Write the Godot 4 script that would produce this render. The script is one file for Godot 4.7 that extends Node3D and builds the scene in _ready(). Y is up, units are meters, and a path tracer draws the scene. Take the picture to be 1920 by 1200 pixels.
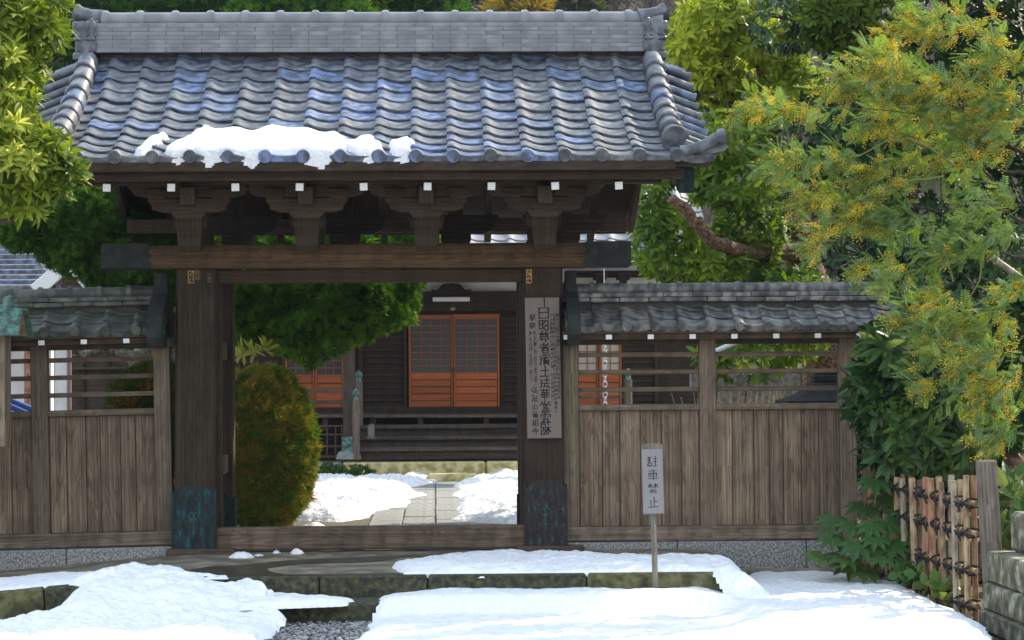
extends Node3D
# A tiled wooden temple gate in winter, with wing walls, snow, a hall behind it and trees round it. Metres, y up; the gate's posts stand on the plane z = 0.

const FOCAL := 4500.0
const EYE := Vector3(0, 1.28, 18.4)
var look := Basis(Vector3.UP, -0.032) * Basis(Vector3.RIGHT, 0.0258) * Basis(Vector3.BACK, -0.007)
var rng := RandomNumberGenerator.new()
var M := {}
var taken := {}
var nz := FastNoiseLite.new()

# ---------------------------------------------------------------- mesh builder
class MB:
	var v := PackedVector3Array()
	var n := PackedVector3Array()
	var t := PackedVector2Array()
	var c := PackedColorArray()
	var col := Color.WHITE
	var off := Vector2.ZERO
	func tri(a: Vector3, b: Vector3, d: Vector3, na: Vector3, nb: Vector3, nd: Vector3, ta := Vector2.ZERO, tb := Vector2.ZERO, td := Vector2.ZERO) -> void:
		if (b - a).cross(d - a).dot(na + nb + nd) > 0.0:
			v.append(a); v.append(d); v.append(b); n.append(na); n.append(nd); n.append(nb); t.append(ta); t.append(td); t.append(tb)
		else:
			v.append(a); v.append(b); v.append(d); n.append(na); n.append(nb); n.append(nd); t.append(ta); t.append(tb); t.append(td)
		c.append(col); c.append(col); c.append(col)
	func flat(a: Vector3, b: Vector3, d: Vector3, toward: Vector3, ta := Vector2.ZERO, tb := Vector2.ZERO, td := Vector2.ZERO) -> void:
		var k := (b - a).cross(d - a).normalized()
		if k.dot(toward) < 0.0:
			k = -k
		tri(a, b, d, k, k, k, ta, tb, td)
	func quad(a: Vector3, b: Vector3, d: Vector3, e: Vector3, toward: Vector3, ta := Vector2.ZERO, tb := Vector2(1, 0), td := Vector2(1, 1), te := Vector2(0, 1)) -> void:
		flat(a, b, d, toward, ta, tb, td)
		flat(a, d, e, toward, ta, td, te)
	func squad(a: Vector3, b: Vector3, d: Vector3, e: Vector3, na: Vector3, nb: Vector3, nd: Vector3, ne: Vector3, ta := Vector2.ZERO, tb := Vector2(1, 0), td := Vector2(1, 1), te := Vector2(0, 1)) -> void:
		tri(a, b, d, na, nb, nd, ta, tb, td)
		tri(a, d, e, na, nd, ne, ta, td, te)
	# a chamfered box; its grain runs along axis g
	func box(at: Vector3, size: Vector3, g := 0, bev := 0.004, turn := Basis.IDENTITY) -> void:
		var h := size * 0.5
		bev = minf(bev, minf(h.x, minf(h.y, h.z)) * 0.6)
		for a in 3:
			var b := (a + 1) % 3
			var d := (a + 2) % 3
			for s in [-1.0, 1.0]:
				var q: Array[Vector3] = []
				var w: Array[Vector2] = []
				for k in [[-1, -1], [1, -1], [1, 1], [-1, 1]]:
					var p := Vector3.ZERO
					p[a] = h[a] * s
					p[b] = (h[b] - bev) * k[0]
					p[d] = (h[d] - bev) * k[1]
					q.append(at + turn * p)
					var along := p[g]
					var cross := p[d] if g == b else p[b]
					if g == a:
						along = p[b] * 0.2
						cross = p[d]
					w.append(off + Vector2(cross / 0.4 + a * 0.37, along / 3.2))
				var nn := Vector3.ZERO
				nn[a] = s
				nn = turn * nn
				tri(q[0], q[1], q[2], nn, nn, nn, w[0], w[1], w[2])
				tri(q[0], q[2], q[3], nn, nn, nn, w[0], w[2], w[3])
		if bev <= 0.0:
			return
		for a in 3:
			var b := (a + 1) % 3
			var d := (a + 2) % 3
			for s in [-1.0, 1.0]:
				for r in [-1.0, 1.0]:
					var q: Array[Vector3] = []
					for k in [[0, -1], [0, 1], [1, 1], [1, -1]]:
						var p := Vector3.ZERO
						p[a] = (h[a] - bev) * k[1]
						p[b] = (h[b] if k[0] == 0 else h[b] - bev) * s
						p[d] = (h[d] - bev if k[0] == 0 else h[d]) * r
						q.append(at + turn * p)
					var nn := Vector3.ZERO
					nn[b] = s
					nn[d] = r
					nn = (turn * nn).normalized()
					var u0 := off + Vector2(0.1, 0)
					var u1 := off + Vector2(0.12, 2.0 * h[a] / 3.2)
					tri(q[0], q[1], q[2], nn, nn, nn, u0, Vector2(u0.x, u1.y), u1)
					tri(q[0], q[2], q[3], nn, nn, nn, u0, u1, Vector2(u1.x, u0.y))
		for s in [-1.0, 1.0]:
			for r in [-1.0, 1.0]:
				for q in [-1.0, 1.0]:
					var sg := Vector3(s, r, q)
					var p0 := Vector3(h.x, h.y - bev, h.z - bev) * sg
					var p1 := Vector3(h.x - bev, h.y, h.z - bev) * sg
					var p2 := Vector3(h.x - bev, h.y - bev, h.z) * sg
					flat(at + turn * p0, at + turn * p1, at + turn * p2, turn * sg, off, off, off)
	# a bar of square section between two points
	func bar(a: Vector3, b: Vector3, wide: float, high: float, bev := 0.004, up := Vector3.UP) -> void:
		var f := (b - a).normalized()
		var r := up.cross(f).normalized()
		box((a + b) * 0.5, Vector3(wide, high, a.distance_to(b)), 2, bev, Basis(r, f.cross(r), f))
	# a polygon in the plane (x, y) of frame, thickness along its z on both sides of 0
	func extrude(poly: PackedVector2Array, thick: float, frame: Transform3D, grain_x := true) -> void:
		var idx := Geometry2D.triangulate_polygon(poly)
		var h := thick * 0.5
		var z := frame.basis.z.normalized()
		for s in [-1.0, 1.0]:
			for k in range(0, idx.size(), 3):
				var p: Array[Vector3] = []
				var w: Array[Vector2] = []
				for j in 3:
					var q := poly[idx[k + j]]
					p.append(frame * Vector3(q.x, q.y, h * s))
					w.append(off + (Vector2(q.y / 0.4, q.x / 3.2) if grain_x else Vector2(q.x / 0.4, q.y / 3.2)))
				tri(p[0], p[1], p[2], z * s, z * s, z * s, w[0], w[1], w[2])
		var area := 0.0
		for k in poly.size():
			area += poly[k].cross(poly[(k + 1) % poly.size()])
		for k in poly.size():
			var a := poly[k]
			var b := poly[(k + 1) % poly.size()]
			var e := (b - a)
			var o := Vector2(e.y, -e.x) * signf(area)
			var nn := (frame.basis * Vector3(o.x, o.y, 0)).normalized()
			var l := e.length()
			quad(frame * Vector3(a.x, a.y, -h), frame * Vector3(b.x, b.y, -h), frame * Vector3(b.x, b.y, h), frame * Vector3(a.x, a.y, h), nn, off, off + Vector2(0, l / 3.2), off + Vector2(thick / 0.4, l / 3.2), off + Vector2(thick / 0.4, 0))
	func tube(path: Array, rad: Array, sides := 10, caps := true, vs := 1.0) -> void:
		var rings: Array = []
		var norms: Array = []
		var r := Vector3.ZERO
		var run := 0.0
		var lens: Array[float] = []
		for i in path.size():
			var f: Vector3 = (path[mini(i + 1, path.size() - 1)] - path[maxi(i - 1, 0)]).normalized()
			if i == 0:
				r = f.cross(Vector3.UP if absf(f.y) < 0.9 else Vector3.RIGHT).normalized()
			else:
				r = (r - f * r.dot(f)).normalized()
				run += path[i].distance_to(path[i - 1])
			lens.append(run)
			var u := f.cross(r)
			var ring: Array[Vector3] = []
			var nr: Array[Vector3] = []
			for k in sides + 1:
				var a := TAU * k / sides
				var d := r * cos(a) + u * sin(a)
				nr.append(d)
				ring.append(path[i] + d * rad[i])
			rings.append(ring)
			norms.append(nr)
		for i in path.size() - 1:
			for k in sides:
				squad(rings[i][k], rings[i][k + 1], rings[i + 1][k + 1], rings[i + 1][k], norms[i][k], norms[i][k + 1], norms[i + 1][k + 1], norms[i + 1][k], Vector2(float(k) / sides, lens[i] * vs), Vector2((k + 1.0) / sides, lens[i] * vs), Vector2((k + 1.0) / sides, lens[i + 1] * vs), Vector2(float(k) / sides, lens[i + 1] * vs))
		if caps:
			for e in [0, path.size() - 1]:
				var f: Vector3 = (path[0] - path[1]).normalized() if e == 0 else (path[e] - path[e - 1]).normalized()
				for k in sides:
					tri(path[e], rings[e][k], rings[e][k + 1], f, f, f, Vector2(0.5, 0.5), Vector2(0.5 + 0.4 * cos(TAU * k / sides), 0.5 + 0.4 * sin(TAU * k / sides)), Vector2(0.5 + 0.4 * cos(TAU * (k + 1) / sides), 0.5 + 0.4 * sin(TAU * (k + 1) / sides)))
	# profile of (radius, height) pairs turned round the axis of frame's y
	func lathe(prof: Array, frame: Transform3D, sides := 12) -> void:
		for i in prof.size() - 1:
			var a: Vector2 = prof[i]
			var b: Vector2 = prof[i + 1]
			var sl := Vector2(b.y - a.y, a.x - b.x).normalized()
			for k in sides:
				var c0 := Vector3(cos(TAU * k / sides), 0, sin(TAU * k / sides))
				var c1 := Vector3(cos(TAU * (k + 1) / sides), 0, sin(TAU * (k + 1) / sides))
				var n0 := (frame.basis * (c0 * sl.x + Vector3.UP * sl.y)).normalized()
				var n1 := (frame.basis * (c1 * sl.x + Vector3.UP * sl.y)).normalized()
				squad(frame * (c0 * a.x + Vector3.UP * a.y), frame * (c1 * a.x + Vector3.UP * a.y), frame * (c1 * b.x + Vector3.UP * b.y), frame * (c0 * b.x + Vector3.UP * b.y), n0, n1, n1, n0, Vector2(float(k) / sides, a.y), Vector2((k + 1.0) / sides, a.y), Vector2((k + 1.0) / sides, b.y), Vector2(float(k) / sides, b.y))
	func mesh() -> ArrayMesh:
		var a := []
		a.resize(Mesh.ARRAY_MAX)
		a[Mesh.ARRAY_VERTEX] = v
		a[Mesh.ARRAY_NORMAL] = n
		a[Mesh.ARRAY_TEX_UV] = t
		a[Mesh.ARRAY_COLOR] = c
		var m := ArrayMesh.new()
		m.add_surface_from_arrays(Mesh.PRIMITIVE_TRIANGLES, a)
		return m

# ---------------------------------------------------------------- naming
func numbered(called: String, under: Node) -> String:
	var key := "%d/%s" % [under.get_instance_id(), called]
	var k: int = taken.get(key, 0)
	taken[key] = k + 1
	return called if k == 0 else "%s_%03d" % [called, k]

func thing(called: String, label: String, category: String, where := Vector3.ZERO, group := "") -> Node3D:
	var o := Node3D.new()
	o.name = numbered(called, self)
	add_child(o)
	o.position = where
	tag(o, label, category, group)
	return o

func tag(o: Node, label: String, category: String, group := "", kind := "") -> void:
	o.set_meta("label", label)
	if category: o.set_meta("category", category)
	if group: o.set_meta("group", group)
	if kind: o.set_meta("kind", kind)

func put(called: String, what, mat: Material, under: Node = self, kind := "") -> MeshInstance3D:
	var o := MeshInstance3D.new()
	o.name = numbered(called, under)
	o.mesh = what.mesh() if what is MB else what
	o.material_override = mat
	under.add_child(o)
	if kind: o.set_meta("kind", kind)
	return o

func many(called: String, mesh: Mesh, mat: Material, where: Array, cols: Array, under: Node = self, kind := "stuff") -> MultiMeshInstance3D:
	var mm := MultiMesh.new()
	mm.transform_format = MultiMesh.TRANSFORM_3D
	mm.use_colors = cols.size() > 0
	mm.mesh = mesh
	mm.instance_count = where.size()
	for i in where.size():
		mm.set_instance_transform(i, where[i])
		if cols.size() > 0:
			mm.set_instance_color(i, cols[i])
	var o := MultiMeshInstance3D.new()
	o.name = numbered(called, under)
	o.multimesh = mm
	o.material_override = mat
	under.add_child(o)
	if kind: o.set_meta("kind", kind)
	return o

# ---------------------------------------------------------------- places
func ray(u: float, v: float) -> Vector3:
	return look * Vector3((u - 960.0) / FOCAL, -(v - 600.0) / FOCAL, -1.0)

func at(u: float, v: float, z: float) -> Vector3:            # on the upright plane z
	var d := ray(u, v)
	return EYE + d * ((z - EYE.z) / d.z)

func on(u: float, v: float, y: float) -> Vector3:            # on the level plane y
	var d := ray(u, v)
	return EYE + d * ((y - EYE.y) / d.y)

func rr(a: float, b: float) -> float:
	return rng.randf_range(a, b)

func rdir() -> Vector3:
	return Vector3(rng.randfn(), rng.randfn(), rng.randfn()).normalized()

func L(r: float, g: float, b: float) -> Color:                # a linear base colour, for albedo_color
	return Color(r, g, b).linear_to_srgb()

func wood(shade: float, warm := 0.0) -> Color:                # vertex tint, linear: weathered timber
	var k := shade * 1.48 * rr(0.88, 1.12)
	return Color(k * (1.05 + 0.12 * warm + rr(-0.02, 0.02)), k * (0.81 - 0.03 * warm), k * (0.585 - 0.12 * warm))

# ---------------------------------------------------------------- materials
func noise_tex(id: int, freq: float, cols: Array, offs: Array = [], oct := 4, size := 512, normal := false, kind := FastNoiseLite.TYPE_SIMPLEX_SMOOTH, bump := 4.0) -> NoiseTexture2D:
	var f := FastNoiseLite.new()
	f.seed = id
	f.frequency = freq
	f.noise_type = kind
	f.fractal_octaves = oct
	var t := NoiseTexture2D.new()
	t.width = size
	t.height = size
	t.seamless = true
	t.noise = f
	t.as_normal_map = normal
	t.bump_strength = bump
	if cols.size():
		var g := Gradient.new()
		var po := PackedFloat32Array()
		var pc := PackedColorArray()
		for i in cols.size():
			po.append(offs[i] if offs.size() else i / (cols.size() - 1.0))
			pc.append(cols[i].linear_to_srgb())
		g.offsets = po
		g.colors = pc
		t.color_ramp = g
	return t

func mat(called: String, color: Color, rough := 0.8, tex: Texture2D = null, metres := 1.0, height: Texture2D = null, depth := 0.0, tint := false) -> StandardMaterial3D:
	var m := StandardMaterial3D.new()
	m.resource_name = called
	m.albedo_color = color
	m.roughness = rough
	m.albedo_texture = tex
	if tex or height:
		m.uv1_triplanar = true
		m.uv1_world_triplanar = true
		m.uv1_scale = Vector3.ONE / metres
	if height:
		m.heightmap_enabled = true
		m.heightmap_texture = height
		m.heightmap_scale = depth
	m.vertex_color_use_as_albedo = tint
	M[called] = m
	return m

var grain_bytes: Array = []
func grain_image(id: int, figure: float) -> Image:
	var f := FastNoiseLite.new()
	f.seed = id
	f.frequency = 0.012
	f.fractal_octaves = 2
	var src := f.get_seamless_image(256, 256)
	src.convert(Image.FORMAT_L8)
	var a := src.get_data()
	var w := 256
	var h := 512
	var out := PackedByteArray()
	out.resize(w * h)
	for y in h:
		var y2 := (y >> 1) * 256
		var y3 := (y >> 2) * 256
		for x in w:
			var low := a[y2 + x] / 255.0
			var s1 := a[y3 + (x * 5 + 31) % 256] / 255.0
			var s2 := a[((y >> 2) + 97) % 128 * 256 + (x * 11 + 11) % 256] / 255.0
			var ring := fposmod(x / 256.0 * 6.0 + low * 4.0, 1.0)
			ring = ring * ring
			var k := 0.66 + 0.30 * s1 + 0.14 * s2 - figure * ring * 0.46
			out[y * w + x] = clampi(int(k * 235.0), 0, 255)
	return Image.create_from_data(w, h, false, Image.FORMAT_L8, out)

func tex_of(im: Image) -> ImageTexture:
	var c := im.duplicate()
	c.convert(Image.FORMAT_RGB8)
	return ImageTexture.create_from_image(c)

func make_materials() -> void:
	var stain := noise_tex(9, 0.012, [Color(.66, .65, .63), Color(.86, .85, .83), Color(1, .99, .95)], [0.2, 0.48, 0.78], 4)
	for k in 2:
		grain_bytes.append(grain_image(5 + k, [0.36, 0.24][k]))
	for k in 2:
		var m := StandardMaterial3D.new()
		m.albedo_texture = tex_of(grain_bytes[k])
		m.roughness = 0.82
		m.metallic_specular = 0.35
		m.vertex_color_use_as_albedo = true
		m.heightmap_enabled = true
		m.heightmap_texture = m.albedo_texture
		m.heightmap_scale = 0.05
		m.detail_enabled = true                                  # rain and age stains at arm's length scale
		m.detail_blend_mode = BaseMaterial3D.BLEND_MODE_MUL
		m.detail_albedo = stain
		m.detail_uv_layer = BaseMaterial3D.DETAIL_UV_2
		m.uv2_triplanar = true
		m.uv2_world_triplanar = true
		m.uv2_scale = Vector3(1.0, .45, 1.0)
		m.resource_name = ["plank_wood", "beam_wood"][k]
		M[m.resource_name] = m
	var fine := noise_tex(3, 0.05, [], [], 5)
	var lump := noise_tex(4, 0.015, [], [], 4)
	M.fine = fine
	M.lump = lump
	# roof tiles: fired grey clay, some with blue patches that mostly paint in sky reflection
	var tile_cols := [
		[Color(.045, .05, .056), Color(.095, .10, .108), Color(.165, .168, .172)],
		[Color(.035, .04, .047), Color(.075, .08, .088), Color(.14, .14, .145)],
		[Color(.06, .062, .064), Color(.125, .125, .124), Color(.21, .205, .195)],
		[Color(.05, .055, .065), Color(.09, .12, .19), Color(.16, .20, .29)],
		[Color(.05, .06, .075), Color(.09, .13, .235), Color(.19, .24, .37)],
	]
	for k in 5:
		var t := noise_tex(20 + k, 0.016, tile_cols[k], [0.28, 0.5, 0.72], 4, 256)
		for j in 2:
			var m := mat("tile_%d" % (k * 2 + j), L(.84, .88, .95), 0.42 + 0.05 * j, t, 0.55, fine, 0.06)
			m.uv1_world_triplanar = false
			m.uv1_offset = Vector3(k * 0.31 + j * 0.5, j * 0.23, k * 0.17)
			m.metallic_specular = 0.6
	var nt := noise_tex(31, 0.01, [Color(.16, .161, .165), Color(.20, .20, .204), Color(.25, .248, .245)], [0.25, 0.5, 0.75], 5, 256)
	for k in 3:
		var m := mat("ridge_%d" % k, L([1.0, .97, .94][k], [1.0, .97, .94][k], [1.0, .975, .95][k]), 0.45, nt, 0.8, fine, 0.05)
		m.uv1_offset = Vector3(k * 0.3, 0, 0)
	var ot := noise_tex(32, 0.015, [Color(.045, .048, .045), Color(.10, .10, .095), Color(.19, .185, .165)], [0.28, 0.5, 0.72], 5, 256)
	var gt := noise_tex(33, 0.015, [Color(.04, .045, .038), Color(.07, .075, .06), Color(.12, .13, .085)], [0.28, 0.52, 0.75], 5, 256)
	for k in 3:
		var m := mat("old_tile_%d" % k, L([1.0, .75, 1.25][k], [1.0, .75, 1.22][k], [1.0, .78, 1.2][k]), 0.5, ot, 0.5, fine, 0.08)
		m.uv1_offset = Vector3(k * 0.37, k * .1, 0)
		m = mat("mossy_tile_%d" % k, L([1.0, .8, 1.2][k], [1.0, .8, 1.2][k], [1.0, .8, 1.2][k]), 0.62, gt, 0.5, fine, 0.08)
		m.uv1_offset = Vector3(k * 0.37, k * .1, 0)
	mat("tile_gap", L(.10, .098, .085), 0.95, noise_tex(34, 0.02, [Color(.5, .5, .45), Color(1, 1, .95)]), 0.4)
	# metals
	mat("copper", Color.WHITE, 0.75, noise_tex(40, 0.012, [Color(.022, .026, .025), Color(.03, .042, .042), Color(.018, .055, .062), Color(.05, .15, .16)], [0.3, 0.5, 0.68, 0.95], 6), 0.6, fine, 0.05).metallic_specular = 0.3
	mat("brown_copper", Color.WHITE, 0.75, noise_tex(43, 0.016, [Color(.035, .031, .03), Color(.055, .046, .042), Color(.04, .06, .065), Color(.10, .20, .22)], [0.3, 0.62, 0.76, 0.95], 6), 0.6, fine, 0.05).metallic_specular = 0.3
	mat("dark_copper", Color.WHITE, 0.75, noise_tex(41, 0.012, [Color(.018, .022, .020), Color(.028, .032, .029), Color(.045, .036, .031)], [0.25, 0.55, 0.85], 5), 0.9, fine, 0.03).metallic_specular = 0.25
	for c in ["copper", "brown_copper"]:
		M[c].albedo_color = L(.75, .75, .75)
		M[c].uv1_scale = Vector3(3.0, .9, 3.0)                  # runs of verdigris
	mat("faint_patina", Color.WHITE, 0.8, noise_tex(44, 0.03, [Color(.03, .05, .05), Color(.05, .12, .115)], [0.3, 0.7], 5), 0.4).metallic_specular = .25
	mat("patina", Color.WHITE, 0.7, noise_tex(42, 0.015, [Color(.045, .06, .045), Color(.065, .15, .12), Color(.12, .27, .22)], [0.25, 0.5, 0.8], 5), 0.6, fine, 0.03)
	# stone, earth, plaster
	mat("granite", Color.WHITE, 0.85, noise_tex(50, 0.07, [Color(.13, .13, .12), Color(.22, .215, .20), Color(.33, .325, .30)], [0.3, 0.5, 0.7], 5), 0.9, fine, 0.35)
	mat("concrete", Color.WHITE, 0.8, noise_tex(51, 0.01, [Color(.12, .10, .065), Color(.19, .16, .11), Color(.26, .225, .16)], [0.25, 0.5, 0.75], 5), 1.6, fine, 0.12)
	mat("wet_concrete", Color.WHITE, 0.28, noise_tex(52, 0.01, [Color(.045, .040, .024), Color(.075, .066, .042)], [0.3, 0.7], 4), 1.2).metallic_specular = .35
	mat("moss_stone", L(.62, .60, .58), 0.95, noise_tex(53, 0.035, [Color(.035, .035, .028), Color(.07, .068, .04), Color(.075, .085, .03), Color(.16, .155, .10)], [0.28, 0.46, 0.62, 0.9], 6), 1.1, lump, 1.0)
	mat("yellow_moss_stone", L(.80, .76, .70), 0.95, noise_tex(54, 0.022, [Color(.055, .05, .03), Color(.10, .105, .035), Color(.17, .165, .085), Color(.24, .20, .07)], [0.2, 0.45, 0.66, 0.95], 7), 1.5, lump, 1.0)
	mat("wall_stone", Color.WHITE, 0.95, noise_tex(55, 0.014, [Color(.05, .05, .032), Color(.10, .10, .055), Color(.17, .165, .11), Color(.34, .34, .29)], [0.25, 0.45, 0.66, 0.86], 6), 1.1, fine, 0.5)
	mat("slab", Color.WHITE, 0.85, noise_tex(56, 0.02, [Color(.13, .13, .11), Color(.20, .197, .175), Color(.27, .265, .24)], [0.25, 0.5, 0.75], 5), 0.8, fine, 0.2)
	mat("podium_stone", Color.WHITE, 0.9, noise_tex(57, 0.012, [Color(.30, .25, .09), Color(.46, .39, .17), Color(.58, .50, .28)], [0.25, 0.5, 0.78], 5), 1.0, lump, 0.6)
	mat("earth", Color.WHITE, 1.0, noise_tex(58, 0.03, [Color(.05, .04, .028), Color(.11, .085, .055), Color(.16, .13, .09)], [0.25, 0.5, 0.75], 5), 0.6, lump, 1.5)
	mat("leaf_litter", Color.WHITE, 1.0, noise_tex(59, 0.03, [Color(.05, .045, .02), Color(.10, .08, .035), Color(.14, .13, .05)], [0.25, 0.5, 0.75], 5), 3.0)
	mat("gravel_stone", L(1, 1, 1), 0.9, null, 1.0, null, 0.0, true)
	mat("plaster", Color.WHITE, 0.9, noise_tex(60, 0.01, [Color(.62, .62, .58), Color(.70, .70, .66)], [0.3, 0.7], 3), 1.5)
	mat("white_paint", L(.78, .78, .74), 0.7, noise_tex(61, 0.03, [Color(.7, .7, .68), Color(1, 1, 1)], [0.2, 0.5], 5), 0.15)
	mat("block_wall", Color.WHITE, 0.95, noise_tex(62, 0.02, [Color(.10, .095, .08), Color(.18, .17, .15)], [0.3, 0.7], 4), 1.0)
	# snow
	var sn := mat("snow", L(.77, .77, .77), 0.75, noise_tex(63, 0.02, [Color(.93, .935, .95), Color(1, 1, 1)], [0.3, 0.6], 4), 0.8, noise_tex(64, 0.03, [], [], 4), 1.4)
	sn.subsurf_scatter_enabled = true
	sn.subsurf_scatter_strength = 0.12
	mat("dirty_snow", L(.72, .71, .70), 0.8, noise_tex(65, 0.03, [Color(.62, .56, .46), Color(.95, .94, .93), Color(1, 1, 1)], [0.22, 0.36, 0.6], 5), 0.9, noise_tex(64, 0.03, [], [], 5), 1.8)
	# small things
	mat("glass_dark", L(.045, .055, .06), 0.25)
	mat("paper", L(.50, .48, .40), 0.85)
	mat("orange_wood", Color.WHITE, 0.65, null, 1.0, null, 0.0, true)
	M.orange_wood.albedo_texture = M.beam_wood.albedo_texture
	mat("rope", L(.012, .011, .011), 0.9)
	mat("lamp_white", L(.80, .80, .82), 0.4)
	mat("brass", L(.55, .38, .10), 0.35).metallic = 0.9
	mat("steel", L(.45, .47, .48), 0.35).metallic = 0.8
	mat("car_paint", L(.012, .06, .30), 0.25).clearcoat_enabled = true
	mat("car_glass", L(.012, .014, .016), 0.1)
	mat("rubber", L(.02, .02, .02), 0.8)
	mat("bark_red", Color.WHITE, 0.95, noise_tex(70, 0.02, [Color(.05, .03, .018), Color(.15, .085, .045), Color(.26, .17, .10)], [0.25, 0.5, 0.78], 5), 0.5, lump, 2.0)
	mat("bark_pale", Color.WHITE, 0.95, noise_tex(71, 0.02, [Color(.12, .11, .07), Color(.26, .24, .17), Color(.36, .34, .27)], [0.25, 0.5, 0.78], 5), 0.4, lump, 1.5)
	mat("bark_dark", Color.WHITE, 0.95, noise_tex(72, 0.03, [Color(.025, .018, .012), Color(.06, .045, .03), Color(.10, .08, .055)], [0.25, 0.5, 0.78], 5), 0.4, lump, 1.5)
	mat("twig_green", L(.16, .17, .045), 0.8)
	mat("stem", L(.17, .20, .045), 0.7)
	mat("reed", L(.42, .33, .17), 0.9)
	for k in 4:
		var b := mat("bamboo_%d" % k, Color.WHITE, 0.6, noise_tex(75 + k, 0.02, [[Color(.16, .09, .04), Color(.30, .20, .095), Color(.40, .30, .17)], [Color(.16, .06, .03), Color(.28, .125, .06), Color(.33, .21, .12)], [Color(.15, .12, .08), Color(.26, .215, .14), Color(.35, .30, .22)], [Color(.10, .055, .03), Color(.21, .12, .065), Color(.30, .21, .13)]][k], [0.25, 0.5, 0.75], 5, 256), 0.4, fine, 0.08)
		b.uv1_scale = Vector3(3.5, 1.2, 3.5)
	# leaves
	for s in [["leaf_yellow_green", 0.5, .95], ["leaf_dark", 0.45, .5], ["leaf_glossy", 0.4, .5], ["leaf_cypress", 0.65, .8], ["leaf_feather", 0.6, .9], ["blossom", 0.8, .9], ["twigs", 0.95, 0.0]]:
		var m := mat(s[0], Color.WHITE, s[1], null, 1.0, null, 0.0, true)
		if s[2] > 0.0:
			m.backlight_enabled = true
			m.backlight = Color(s[2], s[2], s[2] * .5)
			m.metallic_specular = .35
# ---------------------------------------------------------------- lettering: brush strokes on a 10 x 10 grid, or whole characters set into a box (x0 y0 x1 y1)
var GL := {
	"日": "0009 009099 0494 0999", "目": "0009 009099 0393 0696 0999", "口": "0009 009099 0999", "田": "0009 009099 0494 4049 0999", "月": "1009 109099 1393 1696",
	"木": "0393 4049 4308 4398", "林": "木@0049 木@5099", "示": "2171 0494 4449 3418 6489", "禁": "林@0094 示@1589", "止": "5059 5484 2329 0999", "車": "1181 1316 138386 1484 1686 0898 5059",
	"馬": "1016 1080 1272 1474 4046 16968969 0709 2839 4859", "主": "4051 1282 1585 0999 5259", "駐": "馬@0149 主@5099", "召": "00807454 4003 口@1589", "昭": "日@0138 召@4199",
	"尊": "2031 7061 0292 1316 138386 3235 6265 1585 0797 676959 2838", "者": "1282 4044 0494 8127 日@3589", "氵": "1172 0464 1983", "宀": "4041 0204 029294", "貝": "1016 108086 1282 1484 1686 3719 6799",
	"濱": "氵@0129 宀@3093 3393 5254 4473 貝@3599", "土": "5059 1484 0999", "法": "氵@0129 土@3095 5538 3888 7799", "華": "0191 3032 6062 1383 2326 6366 0595 1787 4349",
	"堂": "4042 1122 8172 0304 039394 口@3466 土@1699", "霊": "1080 0204 029294 4045 2232 6272 2434 6474 1686 3639 6669 1828 8878 0999", "跡": "口@0043 2339 2545 0509 0949 7071 5393 6359 7379 5547 8597",
	"御": "2003 3206 2529 4032 3252 3555 4249 5558 3959 7079 709097", "廟": "4041 0191 0109 2242 3133 日@2447 2848 3749 6269 629299 6494 6696", "弘": "004043 0343 0306 06464828 7057 5787 8499",
	"延": "0030 3014 3408 0899 8161 7167 7494 4347 4797", "山": "4048 1318 1888 8388", "實": "宀@0092 2373 2325 7375 0494 貝@1599", "相": "木@0049 目@5099", "寺": "土@0094 0595 656949 2737",
	"有": "0292 5008 月@3389", "し": "30375997", "を": "1181 4014 3454 7349 4989", "元": "2181 0494 3409 64698997", "祿": "1021 0343 4306 2429 5080 8074 5292 5494 7479 5658 9678", "三": "1181 2575 0999", "二": "1282 0898", "一": "0595",
	"年": "2003 1181 2484 2427 0797 5159", "現": "0141 0545 2129 0949 目@5095 6659 868999", "所": "0040 0204 024244 0444 0309 9061 6168 6494 8489", "移": "4010 0343 2029 2307 2347 7051 719154 7557 759558",
	"せ": "0494 7075 2028 2889", "り": "2025 2534 7075 7559", "裏": "1080 日@1145 4047 0696 4619 6699", "の": "5037 3708 0804 0450 5070 7094 9497 9769", "麓": "林@0093 0494 0509 日@2588 1999", "に": "1019 4272 4888",
	"あ": "1282 4039 7418 1809 0506 0595 9579", "往": "2003 3206 2529 主@4099", "古": "0292 4045 口@1589", "八": "3109 5099", "峯": "山@2093 5307 5397 2676 1888 4549", "谷": "3003 6093 4408 4498 口@2689", "屋": "0090 9093 0393 0008 2585 5527 2787 5559 2999",
	"當": "4042 1022 8072 0304 039394 口@3466 田@1699", "宗": "宀@0093 示@1399", "祖": "1021 0343 4306 2429 5059 508089 5383 5686 4999", "六": "4042 0393 3509 6599", "老": "1272 4044 0494 9117 3639 3989 8987",
	"僧": "3005 1319 5061 9081 田@4295 日@4699", "第": "2002 1141 5191 1383 8385 1585 1517 1787 8779 4349 4709", "大": "0393 4043 4309 4399", "成": "0292 0209 0535 3528 5068 6899 8559 7081", "朝": "0141 2022 日@1245 0747 2629 月@5099",
	"阿": "0009 003034 3425 口@5366 4191 818969", "梨": "木@1599 4010 0292 2024 2204 7074", "潜": "氵@0129 3262 5052 5335 6292 8052 日@4599", "居": "0090 9092 0292 0009 2494 5457 口@2799", "地": "0343 2028 0848 4484 8487 6167 5259 5999 9997",
	"佐": "3005 1319 3292 6028 5585 7579 3999", "清": "氵@0129 3191 6054 2494 月@4599", "か": "0262 6258 5838 4009 7196", "め": "1059 6008 0804 0474 7496 9669", "ハ": "3109 5099",
}

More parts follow.
